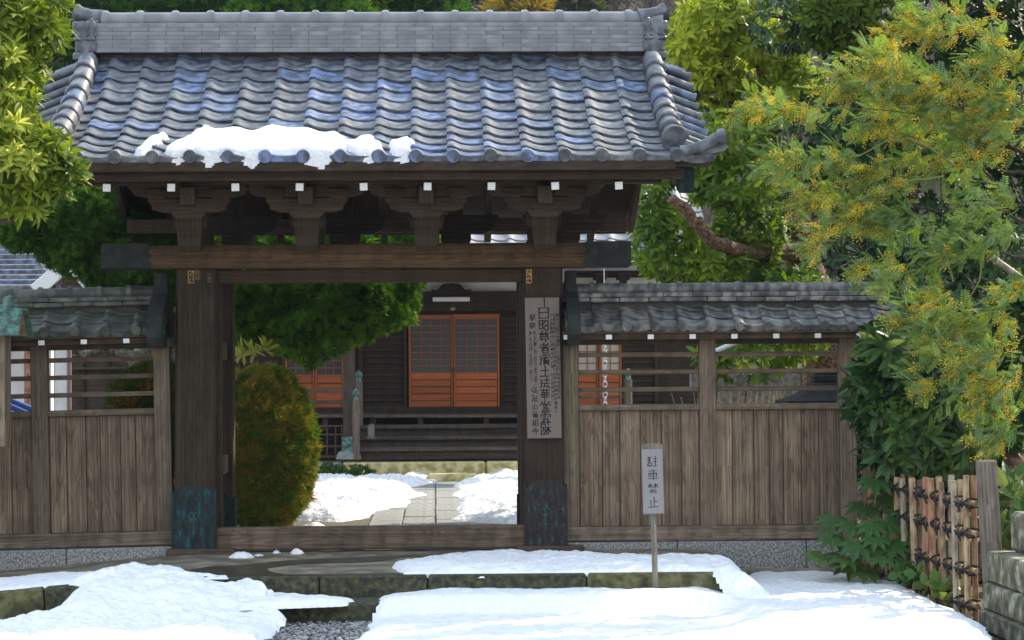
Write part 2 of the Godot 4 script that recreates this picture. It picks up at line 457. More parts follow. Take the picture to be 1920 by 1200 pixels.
func dab(im: Image, a: Vector2, b: Vector2, w: float, ink: Color) -> void:
	var lo := Vector2(minf(a.x, b.x), minf(a.y, b.y)) - Vector2(w, w) * 1.2
	var hi := Vector2(maxf(a.x, b.x), maxf(a.y, b.y)) + Vector2(w, w) * 1.2
	for y in range(maxi(0, int(lo.y)), mini(im.get_height(), int(hi.y) + 2)):
		for x in range(maxi(0, int(lo.x)), mini(im.get_width(), int(hi.x) + 2)):
			var p := Vector2(x, y)
			var k := clampf((p - a).dot(b - a) / maxf((b - a).length_squared(), 0.01), 0.0, 1.0)
			var r := w * (1.0 - 0.45 * k + 0.25 * k * k * k)          # a brush presses first, then lifts
			var d := r - p.distance_to(a.lerp(b, k))
			if d > -0.7:
				var old := im.get_pixel(x, y)
				im.set_pixel(x, y, old.lerp(ink, clampf(d + 0.7, 0.0, 1.0) * ink.a))

func write_char(im: Image, ch: String, box: Rect2, w: float, ink: Color) -> void:
	if not GL.has(ch):
		return
	for s: String in GL[ch].split(" "):
		if s.contains("@"):
			var q := s.get_slice("@", 1)
			var p0 := Vector2(int(q[0]), int(q[1])) / 9.0
			var p1 := Vector2(int(q[2]), int(q[3])) / 9.0
			write_char(im, s.get_slice("@", 0), Rect2(box.position + p0 * box.size, (p1 - p0) * box.size), w, ink)
			continue
		for k in range(0, s.length() - 3, 2):
			var a := Vector2(int(s[k]), int(s[k + 1])) / 9.0
			var b := Vector2(int(s[k + 2]), int(s[k + 3])) / 9.0
			var ww := w * (0.8 if absf(a.y - b.y) < 0.01 else 1.0)
			dab(im, box.position + a * box.size, box.position + b * box.size + Vector2(0, -0.02 * box.size.y if absf(a.y - b.y) < 0.01 else 0.0), ww, ink)

func write_column(im: Image, text: String, x: float, y0: float, y1: float, size: float, w: float, ink: Color, narrow := 0.9) -> void:
	var step := (y1 - y0) / text.length()
	for k in text.length():
		write_char(im, text[k], Rect2(x - size * narrow * 0.5, y0 + step * k + (step - size) * 0.5, size * narrow, size), w, ink)

func board_image(w: int, h: int, base: Color, g: int) -> Image:
	var im := Image.create(w, h, false, Image.FORMAT_RGB8)
	var src: Image = grain_bytes[g]
	for y in h:
		for x in w:
			var k := 0.55 + 0.6 * src.get_pixel((x * 200 / w) % 256, (y * 380 / h) % 512).r
			im.set_pixel(x, y, Color(base.r * k, base.g * k, base.b * k).linear_to_srgb())
	return im

func printed(called: String, im: Image, centre: Vector3, size: Vector2, under: Node, rough := 0.8, turn := 0.0) -> MeshInstance3D:
	var m := StandardMaterial3D.new()
	m.resource_name = called
	m.albedo_texture = ImageTexture.create_from_image(im)
	m.roughness = rough
	m.texture_repeat = false
	var b := MB.new()
	var h := size * 0.5
	b.quad(Vector3(-h.x, h.y, 0), Vector3(h.x, h.y, 0), Vector3(h.x, -h.y, 0), Vector3(-h.x, -h.y, 0), Vector3.BACK)
	var o := put(called, b, m, under)
	o.position = centre
	o.rotation.z = turn
	return o
# ---------------------------------------------------------------- the gate
const GX := -0.49                                              # middle of the roof
var roof_run: Array[Vector3] = []                              # every 2 cm up the front slope: (z, y, angle)

func make_roof_run() -> void:
	var z := 1.30
	var y := 2.868
	for k in 200:
		var a := deg_to_rad(16.5 + 17.0 * minf(1.0, k * 0.02 / 2.36))
		roof_run.append(Vector3(z, y, a))
		z -= 0.02 * cos(a)
		y += 0.02 * sin(a)

func roof_at(s: float) -> Vector3:
	var k := clampf(s / 0.02, 0.0, 198.0)
	var i := int(k)
	var p := roof_run[i].lerp(roof_run[i + 1], k - i)
	if s < 0.0:
		p.x -= s * cos(p.z)
		p.y += s * sin(p.z)
	return p

const TILE_X: Array[float] = [-.036, -.018, .004, .028, .058, .098, .142, .182, .214, .246]
const TILE_Y: Array[float] = [.027, .036, .036, .026, .013, .003, .0, .001, .005, .012]

func tile_mesh(long := 0.27, eave := false, k := 1.0) -> ArrayMesh:
	var b := MB.new()
	var nn: Array[Vector3] = []
	for i in 10:
		var a := maxi(i - 1, 0)
		var d := mini(i + 1, 9)
		nn.append(Vector3(-(TILE_Y[d] - TILE_Y[a]), TILE_X[d] - TILE_X[a], 0).normalized())
	for i in 9:
		var x0 := TILE_X[i] * k
		var x1 := TILE_X[i + 1] * k
		var y0 := (TILE_Y[i] + .030) * k
		var y1 := (TILE_Y[i + 1] + .030) * k
		var lo := .024 * k
		# the lower edge is rounded over: lip, then the long face that dips under the next tile
		var f0 := Vector3(x0, y0 - .006 * k, 0)
		var f1 := Vector3(x1, y1 - .006 * k, 0)
		var g0 := Vector3(x0, y0, -.012)
		var g1 := Vector3(x1, y1, -.012)
		var h0 := Vector3(x0, y0 - lo, -long)
		var h1 := Vector3(x1, y1 - lo, -long)
		var u0 := x0 / .27
		var u1 := x1 / .27
		b.squad(g0, g1, h1, h0, nn[i], nn[i + 1], nn[i + 1], nn[i], Vector2(u0, 0), Vector2(u1, 0), Vector2(u1, 1), Vector2(u0, 1))
		b.squad(f0, f1, g1, g0, (nn[i] + Vector3(0, 0, 1)).normalized(), (nn[i + 1] + Vector3(0, 0, 1)).normalized(), nn[i + 1], nn[i])
		var d0 := y0 - .026 * k
		var d1 := y1 - .026 * k
		if eave:
			d0 = (TILE_Y[i] * 1.15 - .034) * k
			d1 = (TILE_Y[i + 1] * 1.15 - .034) * k
		b.quad(Vector3(x0, d0, -.004), Vector3(x1, d1, -.004), f1, f0, Vector3(0, 0, 1))
		if eave:
			b.quad(Vector3(x0, d0, -.004), Vector3(x1, d1, -.004), Vector3(x1, d1 + .01, -.03), Vector3(x0, d0 + .01, -.03), Vector3.DOWN)
	var e := 0
	b.quad(Vector3(TILE_X[e] * k, (TILE_Y[e] + .030) * k, -.01), Vector3(TILE_X[e] * k, (TILE_Y[e] + .002) * k, -.005), Vector3(TILE_X[e] * k, (TILE_Y[e] - .022) * k, -long), Vector3(TILE_X[e] * k, (TILE_Y[e] + .006) * k, -long), Vector3.LEFT)
	if eave:
		b.lathe([Vector2(.046 * k, -.05), Vector2(.049 * k, .0), Vector2(.049 * k, .010), Vector2(.044 * k, .014), Vector2(.040 * k, .011), Vector2(.0, .012)], Transform3D(Basis(Vector3.RIGHT, PI / 2), Vector3(.006 * k, .030 * k, .006)), 16)
	return b.mesh()

func slope_frame(x: float, s: float, lift := 0.0) -> Transform3D:
	var p := roof_at(s)
	return Transform3D(Basis(Vector3.RIGHT, p.z), Vector3(x, p.y + lift * cos(p.z), p.x + lift * sin(p.z)))

func masu(b: MB, x: float, y0: float, y1: float, z: float, w: float, d: float) -> void:   # a bearing block: square above, drawn in below
	var m := lerpf(y0, y1, 0.5)
	b.box(Vector3(x, (m + y1) * 0.5, z), Vector3(w, y1 - m, d), 0)
	var fr := Transform3D(Basis.IDENTITY, Vector3(x, 0, z))
	b.extrude(PackedVector2Array([Vector2(-w * .5, m), Vector2(w * .5, m), Vector2(w * .44, lerpf(m, y0, .5)), Vector2(w * .33, y0), Vector2(-w * .33, y0), Vector2(-w * .44, lerpf(m, y0, .5))]), d, fr)

func nosed(half: float, y0: float, y1: float, n: int) -> PackedVector2Array:   # a bracket arm: flat on top, scalloped ends
	var p := PackedVector2Array([Vector2(-half, y1), Vector2(half, y1)])
	for k in n + 1:
		var t := float(k) / n
		p.append(Vector2(half * (1.0 - 0.40 * t * t) - 0.020 * absf(sin(t * PI * 2.0)), lerpf(y1 - 0.018, y0, sin(t * PI * .5))))
	for k in n + 1:
		var t := 1.0 - float(k) / n
		p.append(Vector2(-half * (1.0 - 0.40 * t * t) + 0.020 * absf(sin(t * PI * 2.0)), lerpf(y1 - 0.018, y0, sin(t * PI * .5))))
	return p

func shoe(x0: float, x1: float, y0: float, y1: float, z: float, under: Node, back: float) -> void:
	# a sheet of copper wrapped round a post's foot, its upper edge cut into a cusped arch
	var p := PackedVector2Array([Vector2(x0, y0), Vector2(x1, y0)])
	for k in 25:
		var t := k / 24.0
		var q := absf(t - 0.5) * 2.0
		p.append(Vector2(lerpf(x1, x0, t), y1 + 0.062 * (1.0 - q * q) - 0.010 * absf(sin(q * PI * 2.5))))
	var b := MB.new()
	b.extrude(p, 0.006, Transform3D(Basis.IDENTITY, Vector3(0, 0, z + 0.004)))
	for x in [x0 - 0.003, x1 + 0.003]:
		b.box(Vector3(x, (y0 + y1) * 0.5 + 0.01, (z + back) * 0.5), Vector3(0.006, y1 - y0 + 0.02, z - back), 1, 0.0)
		b.box(Vector3(x, (y0 + y1) * 0.5 + 0.01, z + 0.006), Vector3(0.016, y1 - y0 + 0.03, 0.012), 1, 0.004)
	put("copper_shoe", b, M.copper if x0 < 0 else M.brown_copper, under)
	# a cut-out cross with curled arms, and the nails
	var e := MB.new()
	var cx := (x0 + x1) * 0.5
	var cy := lerpf(y0, y1, 0.52)
	e.box(Vector3(cx, cy - 0.03, z + 0.009), Vector3(0.014, 0.17, 0.006), 1, 0.002)
	for s in [-1, 1]:
		var path := []
		var rad := []
		for k in 9:
			var a := k / 8.0 * PI * 1.2
			path.append(Vector3(cx + s * (0.008 + 0.034 * sin(a)), cy + 0.055 + 0.026 * cos(a) - 0.026, z + 0.009))
			rad.append(0.004)
		e.tube(path, rad, 6)
	for k in 14:
		e.box(Vector3(lerpf(x0 + .03, x1 - .03, rr(0, 1)), lerpf(y0 + .03, y1, rr(0, 1)), z + 0.008), Vector3(.008, .008, .004), 1, .001)
	put("copper_ornament", e, M.faint_patina, under)

func build_gate() -> void:
	make_roof_run()
	var g := thing("temple_gate", "large dark wooden temple gate under a blue grey tiled roof with snow on its eaves", "gate")
	# posts: they lean in a little towards the top
	for q in [[-1.833, -1.808, .308, .036], [.829, .823, .300, .036]]:
		var b := MB.new()
		b.off = Vector2(rr(0, 1), rr(0, 1))
		b.col = wood(.045, .9)
		b.bar(Vector3(q[0], q[3], .01), Vector3(q[1], 2.16, .01), .29, q[2], .018, Vector3.RIGHT)
		put("post", b, M.beam_wood, g)
		shoe(q[0] - q[2] * .5 - .004, q[0] + q[2] * .5 + .004, .036, .46 if q[0] < 0 else .48, .16, g, -.14)
		b = MB.new()
		b.col = wood(.10, .2)
		b.box(Vector3(q[0] + (.03 if q[0] > 0 else .06), .008, .03), Vector3(.52, .06, .44), 0, .01)
		put("post_plinth", b, M.beam_wood, g)
	for x in [-1.79, .795]:
		var b := MB.new()
		b.col = wood(.06, .8)
		b.box(Vector3(x, 1.2, -1.70), Vector3(.22, 2.40, .22), 1, .012)
		put("rear_post", b, M.beam_wood, g)
		shoe(x - .114, x + .114, .0, .32, -1.588, g, -1.80)
		for y in [.62, 1.55]:
			b = MB.new()
			b.col = wood(.10, .2)
			b.box(Vector3(x + .03, y, -.87), Vector3(.07, .15, 1.50), 2)
			put("tie_beam", b, M.beam_wood, g)
		b = MB.new()
		b.col = wood(.09, .5)
		b.box(Vector3(x, 2.30, -.90), Vector3(.16, .16, 2.1), 2)
		put("side_beam", b, M.beam_wood, g)
	# door jambs just inside the posts
	for q in [[-1.655, 1], [.667, -1]]:
		var b := MB.new()
		b.col = wood(.055, .8)
		b.box(Vector3(q[0], 1.10, -.03), Vector3(.045, 1.94, .10), 1)
		put("door_jamb", b, M.beam_wood, g)
	var b := MB.new()
	b.col = wood(.155, .3)
	b.off = Vector2(.2, .4)
	b.box(Vector3(-.497, .102, .02), Vector3(2.36, .172, .17), 0, .012)
	put("threshold", b, M.plank_wood, g)
	b = MB.new()
	b.col = wood(.060, 1.2)
	b.box(Vector3(-.492, 2.098, .0), Vector3(2.36, .10, .13), 0, .008)
	put("lower_lintel", b, M.beam_wood, g)
	# main lintel: a log squared with rounded shoulders, copper sleeves on its ends
	b = MB.new()
	b.col = wood(.105, 1.6)
	b.off = Vector2(.6, .1)
	var lx := [-2.24, -2.19, -1.7, -.5, .5, .9, 1.15, 1.22]
	var lh := [.165, .176, .180, .184, .190, .196, .192, .176]
	for k in lx.size() - 1:
		var ring0: Array[Vector3] = []
		var ring1: Array[Vector3] = []
		for j in 21:
			var a := TAU * j / 20.0
			var cu := Vector2(signf(cos(a)) * pow(absf(cos(a)), .35), signf(sin(a)) * pow(absf(sin(a)), .35))
			ring0.append(Vector3(lx[k], 2.247 + lh[k] * .5 * cu.y, .03 + .17 * cu.x))
			ring1.append(Vector3(lx[k + 1], 2.247 + lh[k + 1] * .5 * cu.y, .03 + .17 * cu.x))
		for j in 20:
			var n0 := (ring0[j] - Vector3(lx[k], 2.247, .03)).normalized()
			var n1 := (ring0[j + 1] - Vector3(lx[k], 2.247, .03)).normalized()
			b.squad(ring0[j], ring0[j + 1], ring1[j + 1], ring1[j], n0, n1, n1, n0, b.off + Vector2(j * .12, lx[k] / 3.2), b.off + Vector2(j * .12 + .12, lx[k] / 3.2), b.off + Vector2(j * .12 + .12, lx[k + 1] / 3.2), b.off + Vector2(j * .12, lx[k + 1] / 3.2))
	put("main_lintel", b, M.plank_wood, g)
	for q in [[-2.517, -2.19, -1.0], [1.17, 1.492, 1.0]]:
		b = MB.new()
		var outer: float = q[0] if q[2] < 0 else q[1]
		var inner: float = q[1] if q[2] < 0 else q[0]
		var p := PackedVector2Array([Vector2(outer, 2.158), Vector2(outer, 2.346)])
		for k in 13:
			var t := k / 12.0
			p.append(Vector2(inner - q[2] * (.035 * absf(sin(t * PI * 3.0)) + .015), lerpf(2.346, 2.158, t)))
		b.extrude(p, .352, Transform3D(Basis.IDENTITY, Vector3(0, 0, .03)))
		put("copper_sleeve", b, M.dark_copper, g)
	# arms that carry the eaves purlin: carved nose, blocks, boat-shaped arm
	for cx in [-1.81, -.945, -.06, .815]:
		b = MB.new()
		b.col = wood(.048, .9)
		b.off = Vector2(rr(0, 1), rr(0, 1))
		var nose := PackedVector2Array([Vector2(-.35, 2.56), Vector2(.50, 2.56), Vector2(.60, 2.545), Vector2(.67, 2.51), Vector2(.69, 2.47), Vector2(.665, 2.435), Vector2(.64, 2.41), Vector2(.655, 2.36), Vector2(.64, 2.30), Vector2(.60, 2.262), Vector2(.52, 2.262), Vector2(.42, 2.29), Vector2(.30, 2.335), Vector2(-.35, 2.335)])
		b.extrude(nose, .185, Transform3D(Basis(Vector3(0, 0, 1), Vector3.UP, Vector3(-1, 0, 0)), Vector3(cx, 0, 0)))
		for s in [-1, 1]:
			b.extrude(PackedVector2Array([Vector2(.40, 2.55), Vector2(.60, 2.53), Vector2(.63, 2.48), Vector2(.58, 2.43), Vector2(.42, 2.42)]), .03, Transform3D(Basis(Vector3(0, 0, 1), Vector3.UP, Vector3(-1, 0, 0)), Vector3(cx + s * .105, 0, 0)))
		for i in b.v.size():                                      # broad brow, narrower chin
			b.v[i].x = cx + (b.v[i].x - cx) * lerpf(.84, 1.12, clampf((b.v[i].y - 2.26) / .28, 0, 1))
		put("carved_nose", b, M.beam_wood, g)
		b = MB.new()
		b.col = wood(.07, .5)
		masu(b, cx, 2.50, 2.605, .56, .27, .24)
		put("bearing_block", b, M.beam_wood, g)
		b = MB.new()
		b.col = wood(.056, .8)
		b.extrude(nosed(.30, 2.545, 2.645, 12), .11, Transform3D(Basis.IDENTITY, Vector3(cx, 0, .63)))
		put("bracket_arm", b, M.beam_wood, g)
		for x in [-.235, 0.0, .235]:
			b = MB.new()
			b.col = wood(.056, .8)
			masu(b, cx + x, 2.640, 2.718, .63, .155, .15)
			put("bearing_block", b, M.beam_wood, g)
		b = MB.new()
		b.col = wood(.075, .5)
		b.extrude(nosed(.45, 2.655, 2.752, 14), .10, Transform3D(Basis.IDENTITY, Vector3(cx, 0, .63)))
		b.box(Vector3(cx, 2.66, .73), Vector3(.11, .13, .12), 1)
		put("purlin_cushion", b, M.beam_wood, g)
		# struts under the ridge
		b = MB.new()
		b.col = wood(.055, .5)
		b.extrude(nosed(.34, 2.47, 2.62, 8), .10, Transform3D(Basis.IDENTITY, Vector3(cx + .23, 0, -.85)))
		masu(b, cx + .23, 2.36, 2.48, -.85, .24, .2)
		b.box(Vector3(cx + .23, 2.9, -.85), Vector3(.12, .56, .12), 1)
		put("ridge_strut", b, M.beam_wood, g)
		# the sloping tail of the arm, back to the middle beam
		b = MB.new()
		b.col = wood(.07, .5)
		b.box(Vector3(cx, 2.30, -1.3), Vector3(.15, .15, 2.2), 2)
		put("tail_beam", b, M.beam_wood, g)
	b = MB.new()
	b.col = wood(.07, .6)
	b.box(Vector3(GX, 2.80, .62), Vector3(4.35, .10, .13), 0)
	put("front_purlin", b, M.beam_wood, g)
	b = MB.new()
	b.col = wood(.07, .6)
	b.box(Vector3(GX, 2.65, -2.55), Vector3(4.35, .12, .13), 0)
	put("rear_purlin", b, M.beam_wood, g)
	b = MB.new()
	b.col = wood(.06, .6)
	b.box(Vector3(GX, 3.28, -.95), Vector3(4.4, .18, .15), 0)
	put("ridge_beam", b, M.beam_wood, g)
	# eaves boards
	b = MB.new()
	b.col = wood(.075, 1.0)
	b.box(Vector3(-.275, 2.852, 1.235), Vector3(4.50, .068, .06), 0)
	put("eaves_board", b, M.plank_wood, g)
	b = MB.new()
	b.col = wood(.060, 1.0)
	b.box(Vector3(-.343, 2.776, 1.18), Vector3(4.27, .084, .06), 0)
	put("eaves_fascia", b, M.plank_wood, g)
	b = MB.new()
	b.col = wood(.08, .7)
	b.box(Vector3(GX, 2.64, -3.05), Vector3(4.4, .075, .06), 0)
	put("rear_eaves_board", b, M.plank_wood, g)
	for k in 9:
		var x := -2.347 + k * .4597
		b = MB.new()
		b.col = wood(.06, .6)
		b.bar(Vector3(x, 2.693, 1.135), Vector3(x, 3.42, -.90), .06, .062, .003)
		put("rafter", b, M.beam_wood, g)
		b = MB.new()
		b.box(Vector3(x, 2.691, 1.146), Vector3(.055, .055, .014), 0, .002, Basis(Vector3.FORWARD, rr(-.05, .05)))
		put("rafter_tip", b, M.white_paint, g)
		b = MB.new()
		b.col = wood(.07, .6)
		b.bar(Vector3(x + .06, 3.36, -1.0), Vector3(x + .06, 2.555, -3.02), .06, .062, .003)
		put("rear_rafter", b, M.beam_wood, g)
	# roof decks
	b = MB.new()
	b.col = wood(.055, .6)
	for i in 11:
		var p := roof_at(i * .215)
		var q := roof_at(i * .215 + .215)
		for h in [[-.012, 1], [-.075, -1]]:
			var n: Vector3 = Vector3(0, cos(p.z), sin(p.z)) * float(h[1])
			b.quad(Vector3(-2.70, p.y + h[0], p.x), Vector3(1.73, p.y + h[0], p.x), Vector3(1.73, q.y + h[0], q.x), Vector3(-2.70, q.y + h[0], q.x), n, Vector2(0, 0), Vector2(0, 2.8), Vector2(.5, 2.8), Vector2(.5, 0))
		b.quad(Vector3(-2.70, p.y - .01, p.x), Vector3(-2.70, p.y - .075, p.x), Vector3(-2.70, q.y - .075, q.x), Vector3(-2.70, q.y - .01, q.x), Vector3.LEFT)
		b.quad(Vector3(1.73, p.y - .01, p.x), Vector3(1.73, p.y - .075, p.x), Vector3(1.73, q.y - .075, q.x), Vector3(1.73, q.y - .01, q.x), Vector3.RIGHT)
	var p0 := roof_at(0.0)
	b.quad(Vector3(-2.70, p0.y - .012, p0.x), Vector3(1.73, p0.y - .012, p0.x), Vector3(1.73, p0.y - .075, p0.x), Vector3(-2.70, p0.y - .075, p0.x), Vector3.BACK)
	put("roof_deck", b, M.beam_wood, g)
	# the rear slope: one waved sheet of tiles and its deck
	b = MB.new()
	for i in 12:
		var p := roof_at(i * .2)
		var q := roof_at(i * .2 + .22)
		for k in 17:
			var x := -2.70 + k * .26
			for j in 4:
				var x0 := x + j * .065
				var w0 := .025 * cos(TAU * j / 4.0)
				var w1 := .025 * cos(TAU * (j + 1) / 4.0)
				b.quad(Vector3(x0, p.y + .055 + w0, -1.9 - p.x), Vector3(x0 + .065, p.y + .055 + w1, -1.9 - p.x), Vector3(x0 + .065, q.y + .03 + w1, -1.9 - q.x), Vector3(x0, q.y + .03 + w0, -1.9 - q.x), Vector3(0, 1, -.4))
	put("rear_roof_tiles", b, M.tile_0, g, "stuff")
	b = MB.new()
	b.col = wood(.05, .6)
	for i in 11:
		var p := roof_at(i * .215)
		var q := roof_at(i * .215 + .215)
		b.quad(Vector3(-2.70, p.y - .12, -1.9 - p.x), Vector3(1.73, p.y - .12, -1.9 - p.x), Vector3(1.73, q.y - .12, -1.9 - q.x), Vector3(-2.70, q.y - .12, -1.9 - q.x), Vector3.DOWN, Vector2(0, 0), Vector2(0, 2.8), Vector2(.5, 2.8), Vector2(.5, 0))
		b.quad(Vector3(-2.70, p.y - .02, -1.9 - p.x), Vector3(1.73, p.y - .02, -1.9 - p.x), Vector3(1.73, q.y - .02, -1.9 - q.x), Vector3(-2.70, q.y - .02, -1.9 - q.x), Vector3.UP)
	put("rear_roof_deck", b, M.beam_wood, g)
	# barge boards at both gables
	for x in [-2.72, 1.76]:
		for s in [1, -1]:
			b = MB.new()
			b.col = wood(.12, .4)
			var s0 := .36 if s > 0 else .04
			for i in 5:
				var p := roof_at(i * .40 + s0)
				var q := roof_at(i * .40 + s0 + .40)
				var za: float = p.x if s > 0 else -1.9 - p.x
				var zb: float = q.x if s > 0 else -1.9 - q.x
				b.bar(Vector3(x, p.y - .17, za), Vector3(x, q.y - .17, zb), .05, .20 - i * .008, .004)
			put("barge_board", b, M.plank_wood, g)
	b = MB.new()
	b.bar(Vector3(1.835, 2.735, 1.00), Vector3(1.835, 2.80, .80), .115, .185, .006)
	put("copper_cap", b, M.copper, g)
	b = MB.new()
	b.bar(Vector3(-2.78, 2.735, 1.00), Vector3(-2.78, 2.80, .80), .115, .185, .006)
	put("copper_cap", b, M.copper, g)
	# tiles of the front slope, laid in columns that lap from left to right
	var plain := [tile_mesh(), tile_mesh(.268), tile_mesh(.272)]
	var eave := tile_mesh(.27, true)
	for k in range(-1, 17):
		for i in 12:
			if k == 16 and i > 0:
				continue
			var hue := rng.randf()
			var m: int = rng.randi_range(0, 5) if hue < .50 else rng.randi_range(6, 9) if hue < .88 else 4
			if k < 3 and rng.randf() < .5: m = rng.randi_range(0, 3)
			var o := put("roof_tile", eave if i == 0 else plain[rng.randi_range(0, 2)], M["tile_%d" % m], g)
			o.transform = slope_frame(-2.274 + .267 * (k - 1) + rr(-.003, .003), i * .215, .0) * Transform3D(Basis(Vector3.RIGHT, rr(-.014, .014)) * Basis(Vector3.UP, rr(-.018, .018)) * Basis(Vector3.BACK, rr(-.01, .01)), Vector3(0, rr(-.002, .003), 0))
	# upper closing strip under the ridge
	b = MB.new()
	b.box(Vector3(GX, 3.90, -.90), Vector3(4.36, .09, .12), 0)
	put("ridge_bedding", b, M.tile_gap, g)
	# the ridge: seven courses of flat tiles, then a round cap with collars
	for j in 7:
		var y := 3.925 + j * .0345 + .016
		var half := .215 - j * .009
		var x := -2.70 - (.0 if j % 2 == 0 else .142)
		while x < 1.69:
			var a := maxf(x, -2.70)
			var e := minf(x + .2835, 1.70)
			if e - a > .02:
				b = MB.new()
				b.box(Vector3((a + e) * .5, y + rr(-.0005, .0005), -.955), Vector3(e - a - .001, .0338, half * 2 + rr(-.002, .002)), 0, .0035)
				put("ridge_tile", b, M["ridge_%d" % rng.randi_range(0, 2)], g)
			x += .2835
	b = MB.new()
	b.box(Vector3(-.5, 4.05, -.955), Vector3(4.38, .24, .28), 0)
	put("ridge_core", b, M.tile_gap, g)
	for k in 16:
		var x := -2.64 + k * .2815
		b = MB.new()
		b.tube([Vector3(x, 4.205, -.955), Vector3(x + .275, 4.205, -.955)], [.072, .072], 16, true)
		put("ridge_cap", b, M["ridge_%d" % rng.randi_range(0, 1)], g)
		b = MB.new()
		b.tube([Vector3(x - .031, 4.205, -.955), Vector3(x - .026, 4.205, -.955), Vector3(x - .010, 4.205, -.955), Vector3(x + .012, 4.205, -.955), Vector3(x + .028, 4.205, -.955), Vector3(x + .033, 4.205, -.955)], [.072, .082, .089, .089, .082, .072], 16, false)
		put("cap_collar", b, M["ridge_%d" % rng.randi_range(0, 1)], g)
	# ridge-end tiles: a scrolled block, a neck, a foot, and the tilted tongue on top
	for s in [-1, 1]:
		var ex := -2.70 if s < 0 else 1.70
		b = MB.new()
		for q in [[.03, .10, 3.855, 3.925, .26], [.015, .10, 3.92, 4.02, .24], [.03, .105, 4.015, 4.05, .24], [.02, .10, 4.045, 4.10, .22], [.035, .11, 4.085, 4.18, .21]]:
			var xx: float = ex + s * .06 + s * q[0]
			var h: float = (q[3] - q[2]) * .5
			b.tube([Vector3(xx, (q[2] + q[3]) * .5, -.955 - q[4]), Vector3(xx, (q[2] + q[3]) * .5, -.955 + q[4])], [h * 1.02, h * 1.02], 14, true)
			b.box(Vector3(xx - s * .01, (q[2] + q[3]) * .5, -.955), Vector3(q[1] * 1.7, h * 1.9, q[4] * 2.0 - .01), 1, .012)
		b.box(Vector3(ex + s * .02, 4.03, -.955), Vector3(.03, .34, .46), 1, .01)
		b.box(Vector3(ex + s * .03, 4.175, -.955), Vector3(.10, .05, .26), 1, .012)
		put("ridge_end_tile", b, M.tile_1, g)
		b = MB.new()
		b.tube([Vector3(ex - s * .03, 4.215, -.955), Vector3(ex + s * .06, 4.232, -.955), Vector3(ex + s * .14, 4.258, -.955), Vector3(ex + s * .18, 4.275, -.955), Vector3(ex + s * .19, 4.278, -.955)], [.085, .072, .066, .078, .072], 16, true)
		b.box(Vector3(ex + s * .05, 4.268, -.955), Vector3(.20, .04, .12), 0, .01, Basis(Vector3.BACK, s * .20))
		put("ridge_tongue", b, M.tile_0, g)
		# descending ridge
		var dx := -2.735 if s < 0 else 1.745
		for i in 8:
			var sa := .235 + i * .245
			var f0 := slope_frame(dx, sa, .098)
			b = MB.new()
			var p := []
			var rad := []
			for e in [[.0, .078], [.006, .090], [.022, .094], [.040, .090], [.048, .080], [.15, .078], [.255, .076]]:
				p.append(f0 * Vector3(0, -.012 * e[0] / .255, -e[0]))
				rad.append(e[1])
			b.tube(p, rad, 16, true)
			if i == 0:
				b.lathe([Vector2(.078, -.03), Vector2(.103, -.006), Vector2(.103, .014), Vector2(.095, .02), Vector2(.0, .022)], f0 * Transform3D(Basis(Vector3.RIGHT, PI / 2), Vector3(0, 0, .0)), 20)
			put("descending_ridge_tile", b, M["tile_%d" % [0, 1, 4, 0, 6, 0, 4, 1][i]], g)
			b = MB.new()
			var fb := slope_frame(dx, sa, .045)
			b.box(fb * Vector3(0, 0, -.12), Vector3(.15, .07, .25), 2, .008, fb.basis)
			put("descending_ridge_base", b, M.tile_1, g)
		# verge: short flat tiles and round bars that fall outwards
		for i in 10:
			var f0 := slope_frame(ex + s * .10, .06 + i * .215, .092)
			var f1 := slope_frame(ex + s * .33, .06 + i * .215, .0)
			var p0a := f0.origin + f0.basis.z * -.05
			var p1a := f1.origin + f1.basis.z * -.05
			b = MB.new()
			var ax := (p1a - p0a).normalized()
			var e := p1a
			b.tube([p0a, p0a.lerp(e, .92), p0a.lerp(e, .94), e], [.034, .034, .042, .042], 12, true)
			put("verge_bar", b, M["tile_%d" % (rng.randi_range(0, 2) if s < 0 else rng.randi_range(0, 7))], g)  # bars and tiles: left greyer, right bluer, sky light put into their colour
			b = MB.new()
			var c := (f0.origin + f1.origin) * .5 + f0.basis.z * -.15
			var up := (f0.basis.y - ax * f0.basis.y.dot(ax)).normalized()
			b.box(c - up * .034, Vector3(.235, .022, .225), 2, .004, Basis(ax, up, ax.cross(up)) if ax.cross(up).dot(f0.basis.z) > 0 else Basis(-ax, up, (-ax).cross(up)))
			put("verge_tile", b, M["tile_%d" % (rng.randi_range(0, 2) if s < 0 else rng.randi_range(0, 7))], g)
		# the corner tile sweeps up and out, with a second round end below it
		b = MB.new()
		var cp := []
		var cr := []
		for k in 9:
			var t := k / 8.0
			cp.append(Vector3(ex + s * (.06 + .27 * t), 2.925 + .095 * t * t, 1.29 + .02 * t))
			cr.append(.040 + .004 * t)
		b.tube(cp, cr, 14, true)
		b.tube([Vector3(ex + s * .325, 3.018, 1.31), Vector3(ex + s * .34, 3.022, 1.31), Vector3(ex + s * .375, 3.030, 1.31), Vector3(ex + s * .385, 3.032, 1.31)], [.04, .056, .056, .048], 16, true)
		b.extrude(PackedVector2Array([Vector2(.0, 2.905), Vector2(.30, 2.985), Vector2(.36, 2.96), Vector2(.33, 2.925), Vector2(.20, 2.90), Vector2(.0, 2.868)]) if s > 0 else PackedVector2Array([Vector2(.0, 2.905), Vector2(-.30, 2.985), Vector2(-.36, 2.96), Vector2(-.33, 2.925), Vector2(-.20, 2.90), Vector2(.0, 2.868)]), .07, Transform3D(Basis.IDENTITY, Vector3(ex + s * .05, 0, 1.25)))
		b.tube([Vector3(ex + s * .27, 2.955, 1.22), Vector3(ex + s * .38, 2.97, 1.22)], [.042, .046], 14, true)
